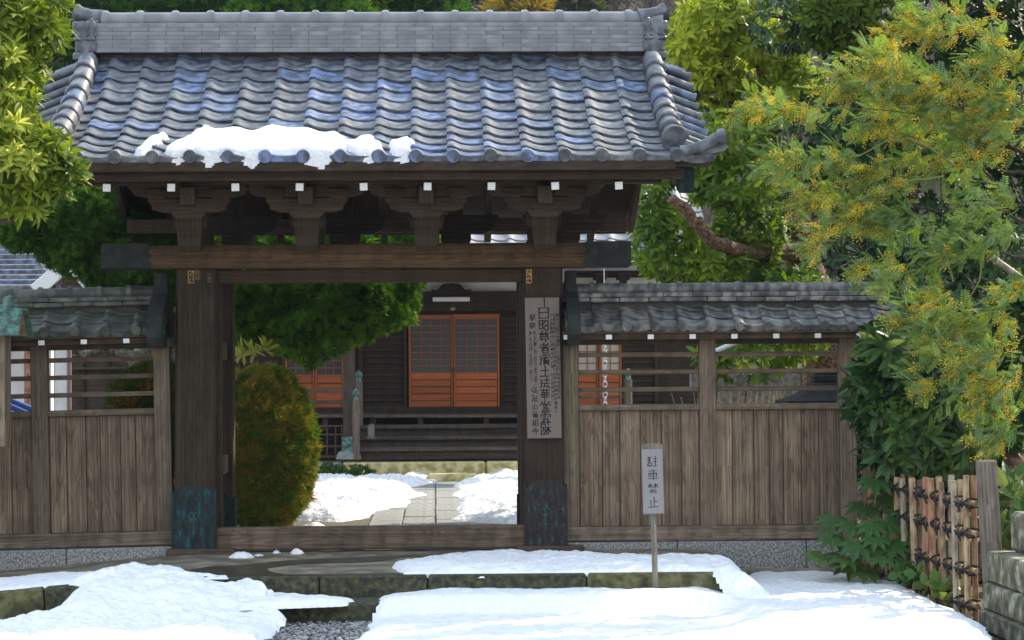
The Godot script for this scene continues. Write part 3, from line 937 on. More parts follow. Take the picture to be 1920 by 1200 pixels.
		put("corner_tile", b, M.tile_1, g)

# ---------------------------------------------------------------- wing walls
func wing(called: String, label: String, x0: float, x1: float, posts: Array, slope: float, kind: String, board_x: float, shade: float, over := 0.0) -> Node3D:
	var g := thing(called, label, "wall", Vector3(x0 if slope == 0.0 else x1, 0, 0))
	var o := -g.position.x
	var a := x0 + o
	var e := x1 + o
	g.rotation.z = slope
	var b: MB
	for px in posts:
		b = MB.new()
		b.col = wood(shade * .9, .1)
		b.off = Vector2(rr(0, 1), rr(0, 1))
		b.box(Vector3(px + o, .86, .0), Vector3(.125, 1.52, .125), 1, .006)
		put("post", b, M.beam_wood, g)
		b = MB.new()
		b.col = wood(shade * .5, .3)
		b.box(Vector3(px + o + .02, 1.60, .0), Vector3(.22, .08, .10), 0, .01)
		put("post_bracket", b, M.beam_wood, g)
	b = MB.new()
	b.col = wood(shade, .0)
	b.box(Vector3((a + e) * .5, .115, .0), Vector3(e - a, .105, .15), 0, .006)
	put("sill", b, M.plank_wood, g)
	var ends := [x0] + posts + [x1]
	for k in ends.size() - 1:
		var q0: float = ends[k] + o + (.0 if k == 0 else .0625)
		var q1: float = ends[k + 1] + o - (.0 if k == ends.size() - 2 else .0625)
		if q1 - q0 < .1:
			continue
		for y in [1.483, 1.350, 1.216]:
			b = MB.new()
			b.col = wood(shade * .75, .3)
			b.off = Vector2(rr(0, 1), rr(0, 1))
			b.box(Vector3((q0 + q1) * .5, y, -.01), Vector3(q1 - q0, .036, .05), 0, .004)
			put("rail", b, M.beam_wood, g)
		b = MB.new()
		b.col = wood(shade * .95, .1)
		b.box(Vector3((q0 + q1) * .5, 1.079, .0), Vector3(q1 - q0, .046, .09), 0, .005)
		put("top_rail", b, M.beam_wood, g)
		b = MB.new()
		b.col = wood(.03, .3)
		b.box(Vector3((q0 + q1) * .5, .612, -.030), Vector3(q1 - q0, .90, .016), 0, .0)  # added dark sheet that keeps light from leaking between the planks
		put("added_light_stop", b, M.beam_wood, g)
		# planks, cut to the bay
		var n := int(round((q1 - q0) / .146))
		var cuts: Array[float] = [q0]
		for j in n - 1:
			cuts.append(q0 + (q1 - q0) * (j + 1 + rr(-.18, .18)) / n)
		cuts.append(q1)
		for j in n:
			b = MB.new()
			b.col = wood(shade * rr(.82, 1.15), .35)
			b.off = Vector2(rr(0, 1), rr(0, 1))
			b.box(Vector3((cuts[j] + cuts[j + 1]) * .5, .612, rr(-.003, .003) - .006), Vector3(cuts[j + 1] - cuts[j] - .004, .888, .022), 1, .004)
			put("plank", b, M.plank_wood, g)
	var e_wall := e
	e += over
	b = MB.new()
	b.col = wood(.07, .6)
	b.box(Vector3((a + e) * .5, 1.585, .0), Vector3(e - a, .05, .11), 0)
	put("wall_plate", b, M.beam_wood, g)
	for z in [.255, -.455]:
		b = MB.new()
		b.col = wood(.13, .9)
		b.box(Vector3((a + e) * .5, 1.652, z), Vector3(e - a, .022, .07), 0)
		put("eaves_board", b, M.plank_wood, g)
		b = MB.new()
		b.col = wood(.09, .9)
		b.box(Vector3((a + e) * .5, 1.618, z - .04 * signf(z)), Vector3(e - a, .045, .03), 0)
		put("eaves_fascia", b, M.plank_wood, g)
	var x := board_x + o
	while x < e - .03:
		if x > a + .02:
			b = MB.new()
			b.col = wood(.09, .4)
			b.bar(Vector3(x, 1.615, .262), Vector3(x, 1.79, -.10), .04, .034, .002)
			put("rafter", b, M.beam_wood, g)
			b = MB.new()
			b.box(Vector3(x, 1.615, .268), Vector3(.047, .036, .012), 0, .002)
			put("rafter_tip", b, M.white_paint, g)
		x += .318
	# tiles: three courses on each side of a low ridge
	var k0 := .80 if kind == "old_tile" else .86
	var pitch := .267 * k0
	var tm := tile_mesh(.19, false, k0)
	var te := tile_mesh(.19, true, k0)
	var ang := deg_to_rad(25.0)
	for sgn in [1.0, -1.0]:
		for i in 3:
			var s := i * .148
			x = a + .05
			while x < e - (.06 if kind == "old_tile" else .1):
				var w: float = x if sgn > 0 else a + e - x
				var mt := put("roof_tile", te if i == 0 else tm, M["%s_%d" % [kind, rng.randi_range(0, 2)]], g)
				var f := Transform3D(Basis(Vector3.RIGHT, ang), Vector3(0, 1.672 + s * sin(ang), .41 - s * cos(ang)))
				mt.transform = Transform3D(Basis(Vector3.UP, 0.0 if sgn > 0 else PI), Vector3(w, 0, -.10)) * f * Transform3D(Basis(Vector3.UP, rr(-.02, .02)) * Basis(Vector3.BACK, rr(-.02, .02)), Vector3(0, rr(-.003, .004), 0))
				x += pitch
		b = MB.new()
		b.col = wood(.06, .5)
		var fd := Transform3D(Basis(Vector3.UP, 0.0 if sgn > 0 else PI), Vector3((a + e) * .5, 0, -.10)) * Transform3D(Basis(Vector3.RIGHT, ang), Vector3(0, 1.755, .20))
		b.box(fd.origin, Vector3(e - a, .025, .44), 0, .0, fd.basis)
		put("roof_deck", b, M.beam_wood, g)
	b = MB.new()
	b.box(Vector3((a + e) * .5, 1.87, -.10), Vector3(e - a, .10, .16), 0, .0)
	put("ridge_bedding", b, M.tile_gap, g)
	for j in 2:
		x = a - (.0 if j == 0 else .11)
		while x < e:
			var q0 := maxf(x, a)
			var q1 := minf(x + .225, e)
			if q1 - q0 > .02:
				b = MB.new()
				b.box(Vector3((q0 + q1) * .5, 1.905 + .037 * j + rr(-.002, .002), -.10), Vector3(q1 - q0 - .004, .034, .27 - .03 * j), 0, .005, Basis(Vector3.BACK, rr(-.008, .008)))
				put("ridge_tile", b, M["%s_%d" % [kind, rng.randi_range(0, 2)]], g)
			x += .225
	x = a + .02
	while x < e - .1:
		b = MB.new()
		var y := 1.985 + rr(-.003, .003)
		b.tube([Vector3(x, y, -.10), Vector3(minf(x + .226, e), y, -.10)], [.052, .052], 14)
		put("ridge_cap", b, M["%s_%d" % [kind, rng.randi_range(0, 2)]], g)
		b = MB.new()
		b.tube([Vector3(x - .02, y, -.10), Vector3(x - .014, y, -.10), Vector3(x + .014, y, -.10), Vector3(x + .02, y, -.10)], [.052, .064, .064, .052], 14, false)
		put("cap_collar", b, M["%s_%d" % [kind, rng.randi_range(0, 2)]], g)
		x += .226
	e = e_wall
	# granite base blocks
	x = a
	while x < e - .02:
		var l := minf(rr(.75, 1.05), e - x)
		b = MB.new()
		b.box(Vector3(x + l * .5, -.075, .0), Vector3(l - .006, .255, .22), 0, .008)
		put("base_block", b, M.granite, g)
		x += l
	return g

func end_shield(x: float, z: float, wide: float, label: String) -> void:
	# the copper-sheathed gable board between post and wing roof: narrow neck, swelling body
	var t := thing("gable_shield", label, "gable board", Vector3(x, 0, z), "copper clad gable boards where the wing roofs meet the gate")
	var b := MB.new()
	var p := PackedVector2Array([Vector2(-.04, 2.13), Vector2(.05, 2.13), Vector2(.06, 2.02), Vector2(.10, 1.96), Vector2(.27, 1.90), Vector2(.44, 1.78), Vector2(.46, 1.62), Vector2(.40, 1.555), Vector2(-.30, 1.555), Vector2(-.46, 1.60), Vector2(-.48, 1.78), Vector2(-.30, 1.90), Vector2(-.12, 1.97)])
	b.extrude(p, wide, Transform3D(Basis(Vector3(0, 0, 1), Vector3.UP, Vector3(-1, 0, 0)), Vector3.ZERO))
	put("board", b, M.dark_copper, t)
	b = MB.new()
	for k in 5:
		b.bar(Vector3(0, p[k + 2].y, p[k + 2].x), Vector3(0, p[k + 3].y, p[k + 3].x), wide + .014, .016, .004)
	put("edge_strip", b, M.dark_copper, t)
# ---------------------------------------------------------------- foliage
func leaf_mesh(long: float, wide: float, bend := .15, fold := .18, n := 3) -> ArrayMesh:
	var b := MB.new()
	var st := [[0.0, .06], [.3, .85], [.62, 1.0], [1.0, .0]] if n == 3 else [[0.0, .0], [.45, 1.0], [1.0, .0]] if n == 2 else [[0.0, .08], [.15, .5], [.35, .92], [.58, 1.0], [.8, .66], [1.0, .0]]
	for i in st.size() - 1:
		var q: Array[Vector3] = []
		for k in [i, i + 1]:
			var t: float = st[k][0]
			var w: float = st[k][1] * wide * .5
			var z := long * t
			var y := -bend * long * t * t
			q.append(Vector3(-w, y + fold * w, z))
			q.append(Vector3(0, y, z))
			q.append(Vector3(w, y + fold * w, z))
		for s in 2:
			b.quad(q[s], q[s + 1], q[s + 4], q[s + 3], Vector3.UP)
	return b.mesh()

func tuft_mesh(n: int, long: float, wide: float, spread: float) -> ArrayMesh:   # a spray of scale-leaves round one twig tip
	var b := MB.new()
	for k in n:
		var d := (Vector3.BACK + rdir() * spread).normalized()
		var o := Vector3(rr(-1, 1), rr(-1, 1), rr(-.6, .6)) * long * .5
		var side := d.cross(rdir()).normalized() * wide
		var l := long * rr(.6, 1.1)
		b.flat(o - side, o + side, o + d * l, d.cross(side))
	return b.mesh()

func aim(where: Vector3, dir: Vector3, up: Vector3, k: float) -> Transform3D:
	var x := up.cross(dir)
	if x.length() < .01:
		x = Vector3.RIGHT.cross(dir)
	x = x.normalized()
	return Transform3D(Basis(x * k, dir.cross(x) * k, dir * k), where)

# blobs: [u, v, half width, half height (picture units at depth z), z, half depth in metres]
func blob_at(q: Array) -> Array:
	var c := at(q[0], q[1], q[4])
	var k: float = (EYE.z - q[4]) / FOCAL
	return [c, Vector3(q[2] * k, q[3] * k, q[5])]

func leafage(under: Node3D, blobs: Array, count: int, per: int, mesh: Mesh, m: Material, lo: Color, hi: Color, singles: int, droop := .2, size_var := .3, up_bias := .5, back := -.6) -> void:
	var area := 0.0
	for q in blobs:
		area += q[2] * q[3]
	var xf: Array[Transform3D] = []
	var co: Array[Color] = []
	for q in blobs:
		var e := blob_at(q)
		var n := int(count * q[2] * q[3] / area / per) + 1
		for i in n:
			var d := rdir()
			if d.z < back: d.z = -d.z
			var lump := nz.get_noise_3dv((e[0] + e[1] * d) * 90.0)
			var p: Vector3 = e[0] + e[1] * d * (.62 + .38 * pow(rng.randf(), .6) + .30 * lump)
			var axis := (d + Vector3.UP * up_bias + rdir() * .5).normalized()
			var shade := clampf(.5 + .9 * nz.get_noise_3dv(p * 160.0) + rr(-.25, .25), 0.0, 1.0)
			var side := axis.cross(rdir()).normalized()
			for k in per:
				var a := TAU * k / per + rr(-.4, .4)
				var r := side.rotated(axis, a)
				var tilt := rr(.55, 1.35)
				var dir := (axis * cos(tilt) + r * sin(tilt) + Vector3.DOWN * droop).normalized()
				xf.append(aim(p + dir * .01 - under.position, dir, axis, rr(1.0 - size_var, 1.0 + size_var)))
				co.append(lo.lerp(hi, clampf(shade + rr(-.2, .2), 0, 1)))
	if singles > 0:
		var order := range(xf.size())
		order.sort_custom(func(i, j): return xf[i].origin.z > xf[j].origin.z)
		var one := {}
		var tints: Array[StandardMaterial3D] = []
		for k in 5:
			var t: StandardMaterial3D = m.duplicate()
			t.vertex_color_use_as_albedo = false
			t.albedo_color = lo.lerp(hi, k / 4.0).linear_to_srgb()
			tints.append(t)
		var made := 0
		for i in order:
			if made >= singles:
				break
			var pr: Vector3 = look.transposed() * (xf[i].origin + under.position - EYE)
			if absf(pr.x / pr.z) > .215 or absf(pr.y / pr.z) > .135:
				continue
			one[i] = true
			made += 1
			var o := put("leaf", mesh, tints[rng.randi_range(0, 4)], under)
			o.transform = xf[i]
		var xf2: Array[Transform3D] = []
		var co2: Array[Color] = []
		for i in xf.size():
			if not one.has(i):
				xf2.append(xf[i])
				co2.append(co[i])
		xf = xf2
		co = co2
	many("foliage", mesh, m, xf, co, under)

func whole(blobs: Array) -> Array:
	var r := []
	for q in blobs: r.append(blob_at(q))
	return r

func clumps(blobs: Array, n: int, size: float) -> Array:       # each blob as a cauliflower of smaller ones
	var r := []
	for q in blobs:
		var e := blob_at(q)
		r.append([e[0], e[1] * .80])
		for i in n:
			var d := rdir()
			if d.z < -.5: d.z = -d.z
			var k := size * rr(.65, 1.35)
			r.append([e[0] + e[1] * d * rr(.80, 1.0), Vector3(k, k * rr(.7, 1.0), k)])
	return r

# dense clipped or scaly foliage: tufts over the blobs' lumpy skins
func tufts(under: Node3D, blobs: Array, count: int, mesh: Mesh, m: Material, lo: Color, hi: Color, lump_size := .16, lump := .14, fuzz := .06, tips: Color = Color(0, 0, 0, 0), tip_share := 0.0, back := -.5) -> void:
	var area := 0.0
	for e in blobs:
		area += e[1].x * e[1].y
	var xf: Array[Transform3D] = []
	var co: Array[Color] = []
	for e in blobs:
		for i in int(count * e[1].x * e[1].y / area):
			var d := rdir()
			if d.z < back: d.z = -d.z
			var s: Vector3 = e[0] + e[1] * d
			var h := nz.get_noise_3dv(s * (100.0 / lump_size))
			var h2 := nz.get_noise_3dv(s * (260.0 / lump_size))
			var p: Vector3 = e[0] + e[1] * d * (1.0 + lump * (h * 1.6 + h2 * .6) - fuzz * pow(rng.randf(), 2.0) * 2.0)
			var n: Vector3 = (d / e[1]).normalized()
			var dir := (n + Vector3.UP * .35 + rdir() * .45).normalized()
			xf.append(aim(p - under.position, dir, rdir(), rr(.7, 1.3) if rng.randf() > .05 else rr(1.5, 2.1)))
			var c := lo.lerp(hi, clampf(.5 + h2 * 1.1 + rr(-.35, .35), 0, 1))
			if rng.randf() < tip_share * (1.0 + 1.4 * nz.get_noise_3dv(s * 220.0)):
				c = c.lerp(tips, rr(.5, 1.0))
			co.append(c)
	many("foliage", mesh, m, xf, co, under)

func limb(b: MB, pts: Array, r0: float, r1: float, wob := .03, sides := 9) -> void:
	var path := []
	var rad := []
	var n := pts.size() - 1
	for i in n:
		for k in 5:
			var t := k / 5.0
			var a: Vector3 = pts[maxi(i - 1, 0)]
			var d: Vector3 = pts[mini(i + 2, n)]
			var p: Vector3 = pts[i].cubic_interpolate(pts[i + 1], a, d, t)
			path.append(p + rdir() * wob * (1.0 if i + k > 0 else 0.0))
			rad.append(lerpf(r0, r1, (i + t) / n) * rr(.93, 1.07))
	path.append(pts[n])
	rad.append(r1)
	b.tube(path, rad, sides, true)

func px_path(list: Array, z: float, under: Node3D) -> Array:
	var r := []
	for q in list:
		r.append(at(q[0], q[1], q[2] if q.size() > 2 else z) - under.position)
	return r

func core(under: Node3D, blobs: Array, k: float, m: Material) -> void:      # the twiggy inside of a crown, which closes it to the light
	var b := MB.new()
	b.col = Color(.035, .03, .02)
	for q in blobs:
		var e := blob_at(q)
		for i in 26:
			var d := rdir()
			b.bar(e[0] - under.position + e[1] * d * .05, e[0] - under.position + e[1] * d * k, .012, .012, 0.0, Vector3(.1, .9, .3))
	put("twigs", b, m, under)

# ---------------------------------------------------------------- snow
func edge_dist(p: Vector2, poly: PackedVector2Array) -> float:
	var best := 1e9
	for k in poly.size():
		var q := Geometry2D.get_closest_point_to_segment(p, poly[k], poly[(k + 1) % poly.size()])
		best = minf(best, p.distance_squared_to(q))
	return sqrt(best) * (1.0 if Geometry2D.is_point_in_polygon(p, poly) else -1.0)

# poly in plan (x, z); base gives the ground under it
func snow_sheet(called: String, label: String, polys: Array, base: Callable, thick: float, soft: float, cell: Vector2, rough: float, m: Material, category := "snow", z_scale := 1.0, group := "", z_most := 1e9) -> MeshInstance3D:
	var b := MB.new()
	var lo := Vector2(1e9, 1e9)
	var hi := -lo
	for poly in polys:
		for p in poly:
			lo = lo.min(p)
			hi = hi.max(p)
	lo -= Vector2(.15, .15)
	hi += Vector2(.15, .15)
	var nx := int((hi.x - lo.x) / cell.x) + 1
	var ny := int((hi.y - lo.y) / cell.y) + 1
	var hs := PackedFloat32Array()
	var ds := PackedFloat32Array()
	hs.resize((nx + 1) * (ny + 1))
	ds.resize(hs.size())
	for j in ny + 1:
		for i in nx + 1:
			var p := lo + Vector2(i, j) * cell
			var d := -1e9
			for poly in polys:
				d = maxf(d, edge_dist(p, poly))
			var rag := nz.get_noise_2d(p.x * 260.0, p.y * 260.0 * z_scale) * .05 + nz.get_noise_2d(p.x * 900.0 + 70.0, p.y * 900.0 * z_scale) * .022
			d += rag * minf(1.0, soft / .08)
			d = minf(d, z_most - p.y + rag * .25 + maxf(0.0, p.x - 1.84) * 3.0)
			var big := nz.get_noise_2d(p.x * 120.0 + 300.0, p.y * 120.0) * .5 + nz.get_noise_2d(p.x * 420.0, p.y * 420.0 + 90.0) * .40 + nz.get_noise_2d(p.x * 1300.0, p.y * 1300.0 + 40.0) * .10
			var t := 1.0 - exp(-maxf(d, 0.0) / soft)
			t = pow(t, .8)
			ds[j * (nx + 1) + i] = d
			hs[j * (nx + 1) + i] = base.call(p.x, p.y) + (thick * t * (1.0 + rough * big * 1.6) if d > 0.0 else -.015)
	var norm := func(i: int, j: int) -> Vector3:
		var i0 := maxi(i - 1, 0)
		var i1 := mini(i + 1, nx)
		var j0 := maxi(j - 1, 0)
		var j1 := mini(j + 1, ny)
		return Vector3(-(hs[j * (nx + 1) + i1] - hs[j * (nx + 1) + i0]) / ((i1 - i0) * cell.x), 1.0, -(hs[j1 * (nx + 1) + i] - hs[j0 * (nx + 1) + i]) / ((j1 - j0) * cell.y)).normalized()
	for j in ny:
		for i in nx:
			var k := [j * (nx + 1) + i, j * (nx + 1) + i + 1, (j + 1) * (nx + 1) + i + 1, (j + 1) * (nx + 1) + i]
			if ds[k[0]] < 0 and ds[k[1]] < 0 and ds[k[2]] < 0 and ds[k[3]] < 0:
				continue
			var w: Array[Vector3] = []
			var nn: Array[Vector3] = []
			for c in [[i, j, k[0]], [i + 1, j, k[1]], [i + 1, j + 1, k[2]], [i, j + 1, k[3]]]:
				w.append(Vector3(lo.x + c[0] * cell.x, hs[c[2]], lo.y + c[1] * cell.y))
				nn.append(norm.call(c[0], c[1]))
			b.squad(w[0], w[1], w[2], w[3], nn[0], nn[1], nn[2], nn[3])
	var o := put(called, b, m)
	tag(o, label, category, group, "stuff")
	return o

func plan(list: Array, y: float) -> PackedVector2Array:        # outline on the level y
	var r := PackedVector2Array()
	for q in list:
		var p := on(q[0], q[1], q[2] if q.size() > 2 else y)
		r.append(Vector2(p.x, p.z))
	return r

func street_y(x: float, z: float) -> float:                    # platform, its sloping left end, the steps and the street
	var top := -.10 * clampf((-1.85 - x) / 1.2, 0.0, 1.4)
	if x > 2.09:
		return lerpf(-.20, -.27, clampf((z - .3) / 2.4, 0, 1))
	if z < 2.38:
		return top
	if z < 2.78:
		return minf(top, -.145) if x > -1.92 else -.27
	return -.27

func heap_base(x: float, z: float) -> float:                    # a heap shovelled over the step
	var w := smoothstep(-2.75, -2.15, x) * (1.0 - smoothstep(-.98, -.84, x))
	var a := street_y(x, z)
	return lerpf(a, maxf(a - .01, -.25 * smoothstep(2.15, 3.4, z) - .005), w)

func snow_base(x: float, z: float) -> float:                    # the same, as drifted snow rounds it
	var s := 0.0
	for k in 5:
		s += street_y(x, z + (k - 2) * .05)
	return maxf(s / 5.0, street_y(x, z) - .004)

func roof_snow(called: String, label: String, outline: PackedVector2Array, thick: float) -> void:   # outline in (x, s): across and up the slope
	var b := MB.new()
	var lo := Vector2(1e9, 1e9)
	var hi := -lo
	for p in outline:
		lo = lo.min(p)
		hi = hi.max(p)
	lo -= Vector2(.05, .05)
	hi += Vector2(.05, .05)
	var c := .016
	var nx := int((hi.x - lo.x) / c) + 1
	var ny := int((hi.y - lo.y) / c) + 1
	var ps: Array[Vector3] = []
	var ds: Array[float] = []
	for j in ny + 1:
		for i in nx + 1:
			var p := lo + Vector2(i, j) * c
			var d := edge_dist(p, outline) + nz.get_noise_2d(p.x * 400.0, p.y * 400.0) * .035 + nz.get_noise_2d(p.x * 1500.0, p.y * 1500.0) * .008
			ds.append(d)
			var t := pow(1.0 - exp(-maxf(d, 0.0) / .03), .6) if d > 0.0 else 0.0
			var wave := fposmod(p.x + 2.274, .267)
			var under := .052 + .010 * cos(TAU * wave / .267)
			if d <= 0.0: under -= .03
			var h := under + thick * t * (1.0 + .22 * nz.get_noise_2d(p.x * 260.0, p.y * 260.0 + 50.0))
			var q := roof_at(p.y)
			var w := Vector3(p.x, q.y + h * cos(q.z), q.x + h * sin(q.z))
			if p.y < .04:                                        # past the eaves it bends over and hangs
				var e := roof_at(.04)
				var over := .04 - p.y
				w = Vector3(p.x, e.y + h * cos(e.z) - over * .85, e.x + h * sin(e.z) + .02 + over * .35 - over * over * 2.0)
			ps.append(w)
	var nrm := func(i: int, j: int) -> Vector3:
		var a := ps[j * (nx + 1) + mini(i + 1, nx)] - ps[j * (nx + 1) + maxi(i - 1, 0)]
		var e := ps[mini(j + 1, ny) * (nx + 1) + i] - ps[maxi(j - 1, 0) * (nx + 1) + i]
		return a.cross(e).normalized() * (1.0 if a.cross(e).dot(Vector3(0, 1, .6)) > 0 else -1.0)
	for j in ny:
		for i in nx:
			var k := [j * (nx + 1) + i, j * (nx + 1) + i + 1, (j + 1) * (nx + 1) + i + 1, (j + 1) * (nx + 1) + i]
			if ds[k[0]] < 0 and ds[k[1]] < 0 and ds[k[2]] < 0 and ds[k[3]] < 0:
				continue
			b.squad(ps[k[0]], ps[k[1]], ps[k[2]], ps[k[3]], nrm.call(i, j), nrm.call(i + 1, j), nrm.call(i + 1, j + 1), nrm.call(i, j + 1))
	tag(put(called, b, M.snow), label, "snow", "snow left on the gate's eaves", "stuff")
# ---------------------------------------------------------------- ground and steps
func build_ground() -> void:
	var b := MB.new()
	b.quad(Vector3(-300, -.31, 60), Vector3(300, -.31, 60), Vector3(300, -.31, -300), Vector3(-300, -.31, -300), Vector3.UP)
	put("ground", b, M.earth, self, "structure")
	b = MB.new()
	b.box(Vector3(0, -.145, -20.1), Vector3(60, .28, 40), 0, .0)
	put("courtyard_ground", b, M.earth, self, "structure")
	# the hill behind: a rising sheet
	b = MB.new()
	var h := func(x: float, z: float) -> float:
		return clampf((-z - 46.0) / 60.0, 0, 1) * 27.0 + 3.0 * nz.get_noise_2d(x * 3.0, z * 3.0) * clampf((-z - 46.0) / 20.0, 0, 1) + clampf((x - 4.0) / 30.0, 0, 1) * clampf((-z - 40.0) / 30.0, 0, 1) * 9.0 - .35
	for j in 24:
		for i in 40:
			var x := -80.0 + i * 4.0
			var z := -44.0 - j * 4.0
			b.quad(Vector3(x, h.call(x, z), z), Vector3(x + 4, h.call(x + 4, z), z), Vector3(x + 4, h.call(x + 4, z - 4), z - 4), Vector3(x, h.call(x, z - 4), z - 4), Vector3.UP)
	put("hill", b, M.leaf_litter, self, "structure")
	# paved threshold: level before the gate, falling to the left
	b = MB.new()
	for k in 30:
		var x := -5.0 + k * .25
		if x > 2.0:
			break
		var x1 := minf(x + .25, 2.05)
		var y := street_y(x, 0)
		var y1 := street_y(x1, 0)
		b.quad(Vector3(x, y, -.1), Vector3(x1, y1, -.1), Vector3(x1, y1, 2.20), Vector3(x, y, 2.20), Vector3.UP)
		b.quad(Vector3(x, y, 2.20), Vector3(x1, y1, 2.20), Vector3(x1, -.3, 2.20), Vector3(x, -.3, 2.20), Vector3.BACK)
	b.quad(Vector3(2.05, 0, -.1), Vector3(2.05, 0, 2.2), Vector3(2.05, -.3, 2.2), Vector3(2.05, -.3, -.1), Vector3.RIGHT)
	put("entrance_paving", b, M.concrete, self, "structure")
	# kerb stones along the two steps
	var st := Node3D.new()
	st.name = "stone_steps"
	add_child(st)
	st.set_meta("kind", "structure")
	var x := -5.2
	for l in [1.0, .98, .62, .80, 1.02, .72, 1.06, 1.04, .93]:
		var e := minf(x + l, 2.08)
		b = MB.new()
		var y := (street_y(x, 0) + street_y(e, 0)) * .5
		b.box(Vector3((x + e) * .5, y - .10, 2.29), Vector3(e - x - .008, .205, .185), 0, .014, Basis(Vector3.BACK, atan2(street_y(e, 0) - street_y(x, 0), e - x)))
		put("kerb_stone", b, M.yellow_moss_stone if e < -2.0 or x > .9 else M.moss_stone, st)
		x = e
	x = -1.92
	for l in [.85, .95, 1.0, .95]:
		b = MB.new()
		b.box(Vector3(x + l * .5, -.212, 2.58), Vector3(l - .008, .135, .40), 0, .014)
		put("kerb_stone", b, M.moss_stone, st)
		x += l
	# wet patch of meltwater on the paving
	b = MB.new()
	var wet := plan([[190, 1075, -.02], [240, 1064, -.01], [420, 1062], [560, 1050], [830, 1038], [990, 1032], [1000, 1038], [900, 1044], [760, 1045], [700, 1054], [560, 1058], [500, 1066], [505, 1072], [540, 1079], [700, 1082], [740, 1078], [1000, 1080], [1000, 1086], [300, 1086], [190, 1086]], 0.0)
	for k in wet.size():
		wet[k].y = minf(wet[k].y, 2.37)
	var idx := Geometry2D.triangulate_polygon(wet)
	for k in range(0, idx.size(), 3):
		var q: Array[Vector3] = []
		for j in 3:
			var p := wet[idx[k + j]]
			q.append(Vector3(p.x, street_y(p.x, 0) + .004, p.y))
		b.flat(q[0], q[1], q[2], Vector3.UP)
	put("meltwater", b, M.wet_concrete, self, "structure")
	# street gravel that the thaw has laid bare
	var peb: Array[ArrayMesh] = []
	for k in 3:
		b = MB.new()
		var s := SphereMesh.new()
		s.radius = .5
		s.height = 1.0
		s.radial_segments = 6
		s.rings = 3
		peb.append(ArrayMesh.new())
		peb[k].add_surface_from_arrays(Mesh.PRIMITIVE_TRIANGLES, s.get_mesh_arrays())
	var xf := []
	var co := []
	for k in 9000:
		var p := Vector3(rr(-2.2, .6), -.305 + rr(.0, .022), rr(2.75, 4.3))
		var r := rr(.006, .022)
		xf.append(Transform3D(Basis(rdir(), rr(0, TAU)).scaled(Vector3(r, r * rr(.5, .8), r * rr(.7, 1.1)) * 1.6), p + Vector3(0, .02, 0)))
		var g := rr(.07, .34)
		co.append(Color(g, g * rr(.97, 1.03), g * rr(.92, 1.06)))
	var gv := many("gravel", peb[0], M.gravel_stone, xf, co)
	tag(gv, "loose grey gravel laid bare between two snow banks", "gravel", "", "stuff")
	# courtyard path: rows of slabs that run from the gate to the hall
	var path := Node3D.new()
	path.name = "paved_path"
	add_child(path)
	path.set_meta("kind", "structure")
	for r in 4:
		var z := -1.0 - r * .2
		while z > -12.4:
			var l := minf(rr(.6, 1.05), z + 12.5)
			b = MB.new()
			b.box(Vector3(-.465 + r * .302 + rr(-.003, .003), -.028 + rr(-.003, .003), z - l * .5), Vector3(.29, .08, l - .014), 2, .008, Basis(Vector3.BACK, rr(-.008, .008)))
			put("paving_slab", b, M.slab, path)
			z -= l
	for q in 5:                                                  # the cross strip just inside the gate
		for r in 3:
			b = MB.new()
			b.box(Vector3(-.95 - q * .62 - (r % 2) * .3, -.028 + rr(-.003, .003), -1.2 - r * .62), Vector3(.6, .08, .60), 0, .008)
			put("paving_slab", b, M.slab, path)

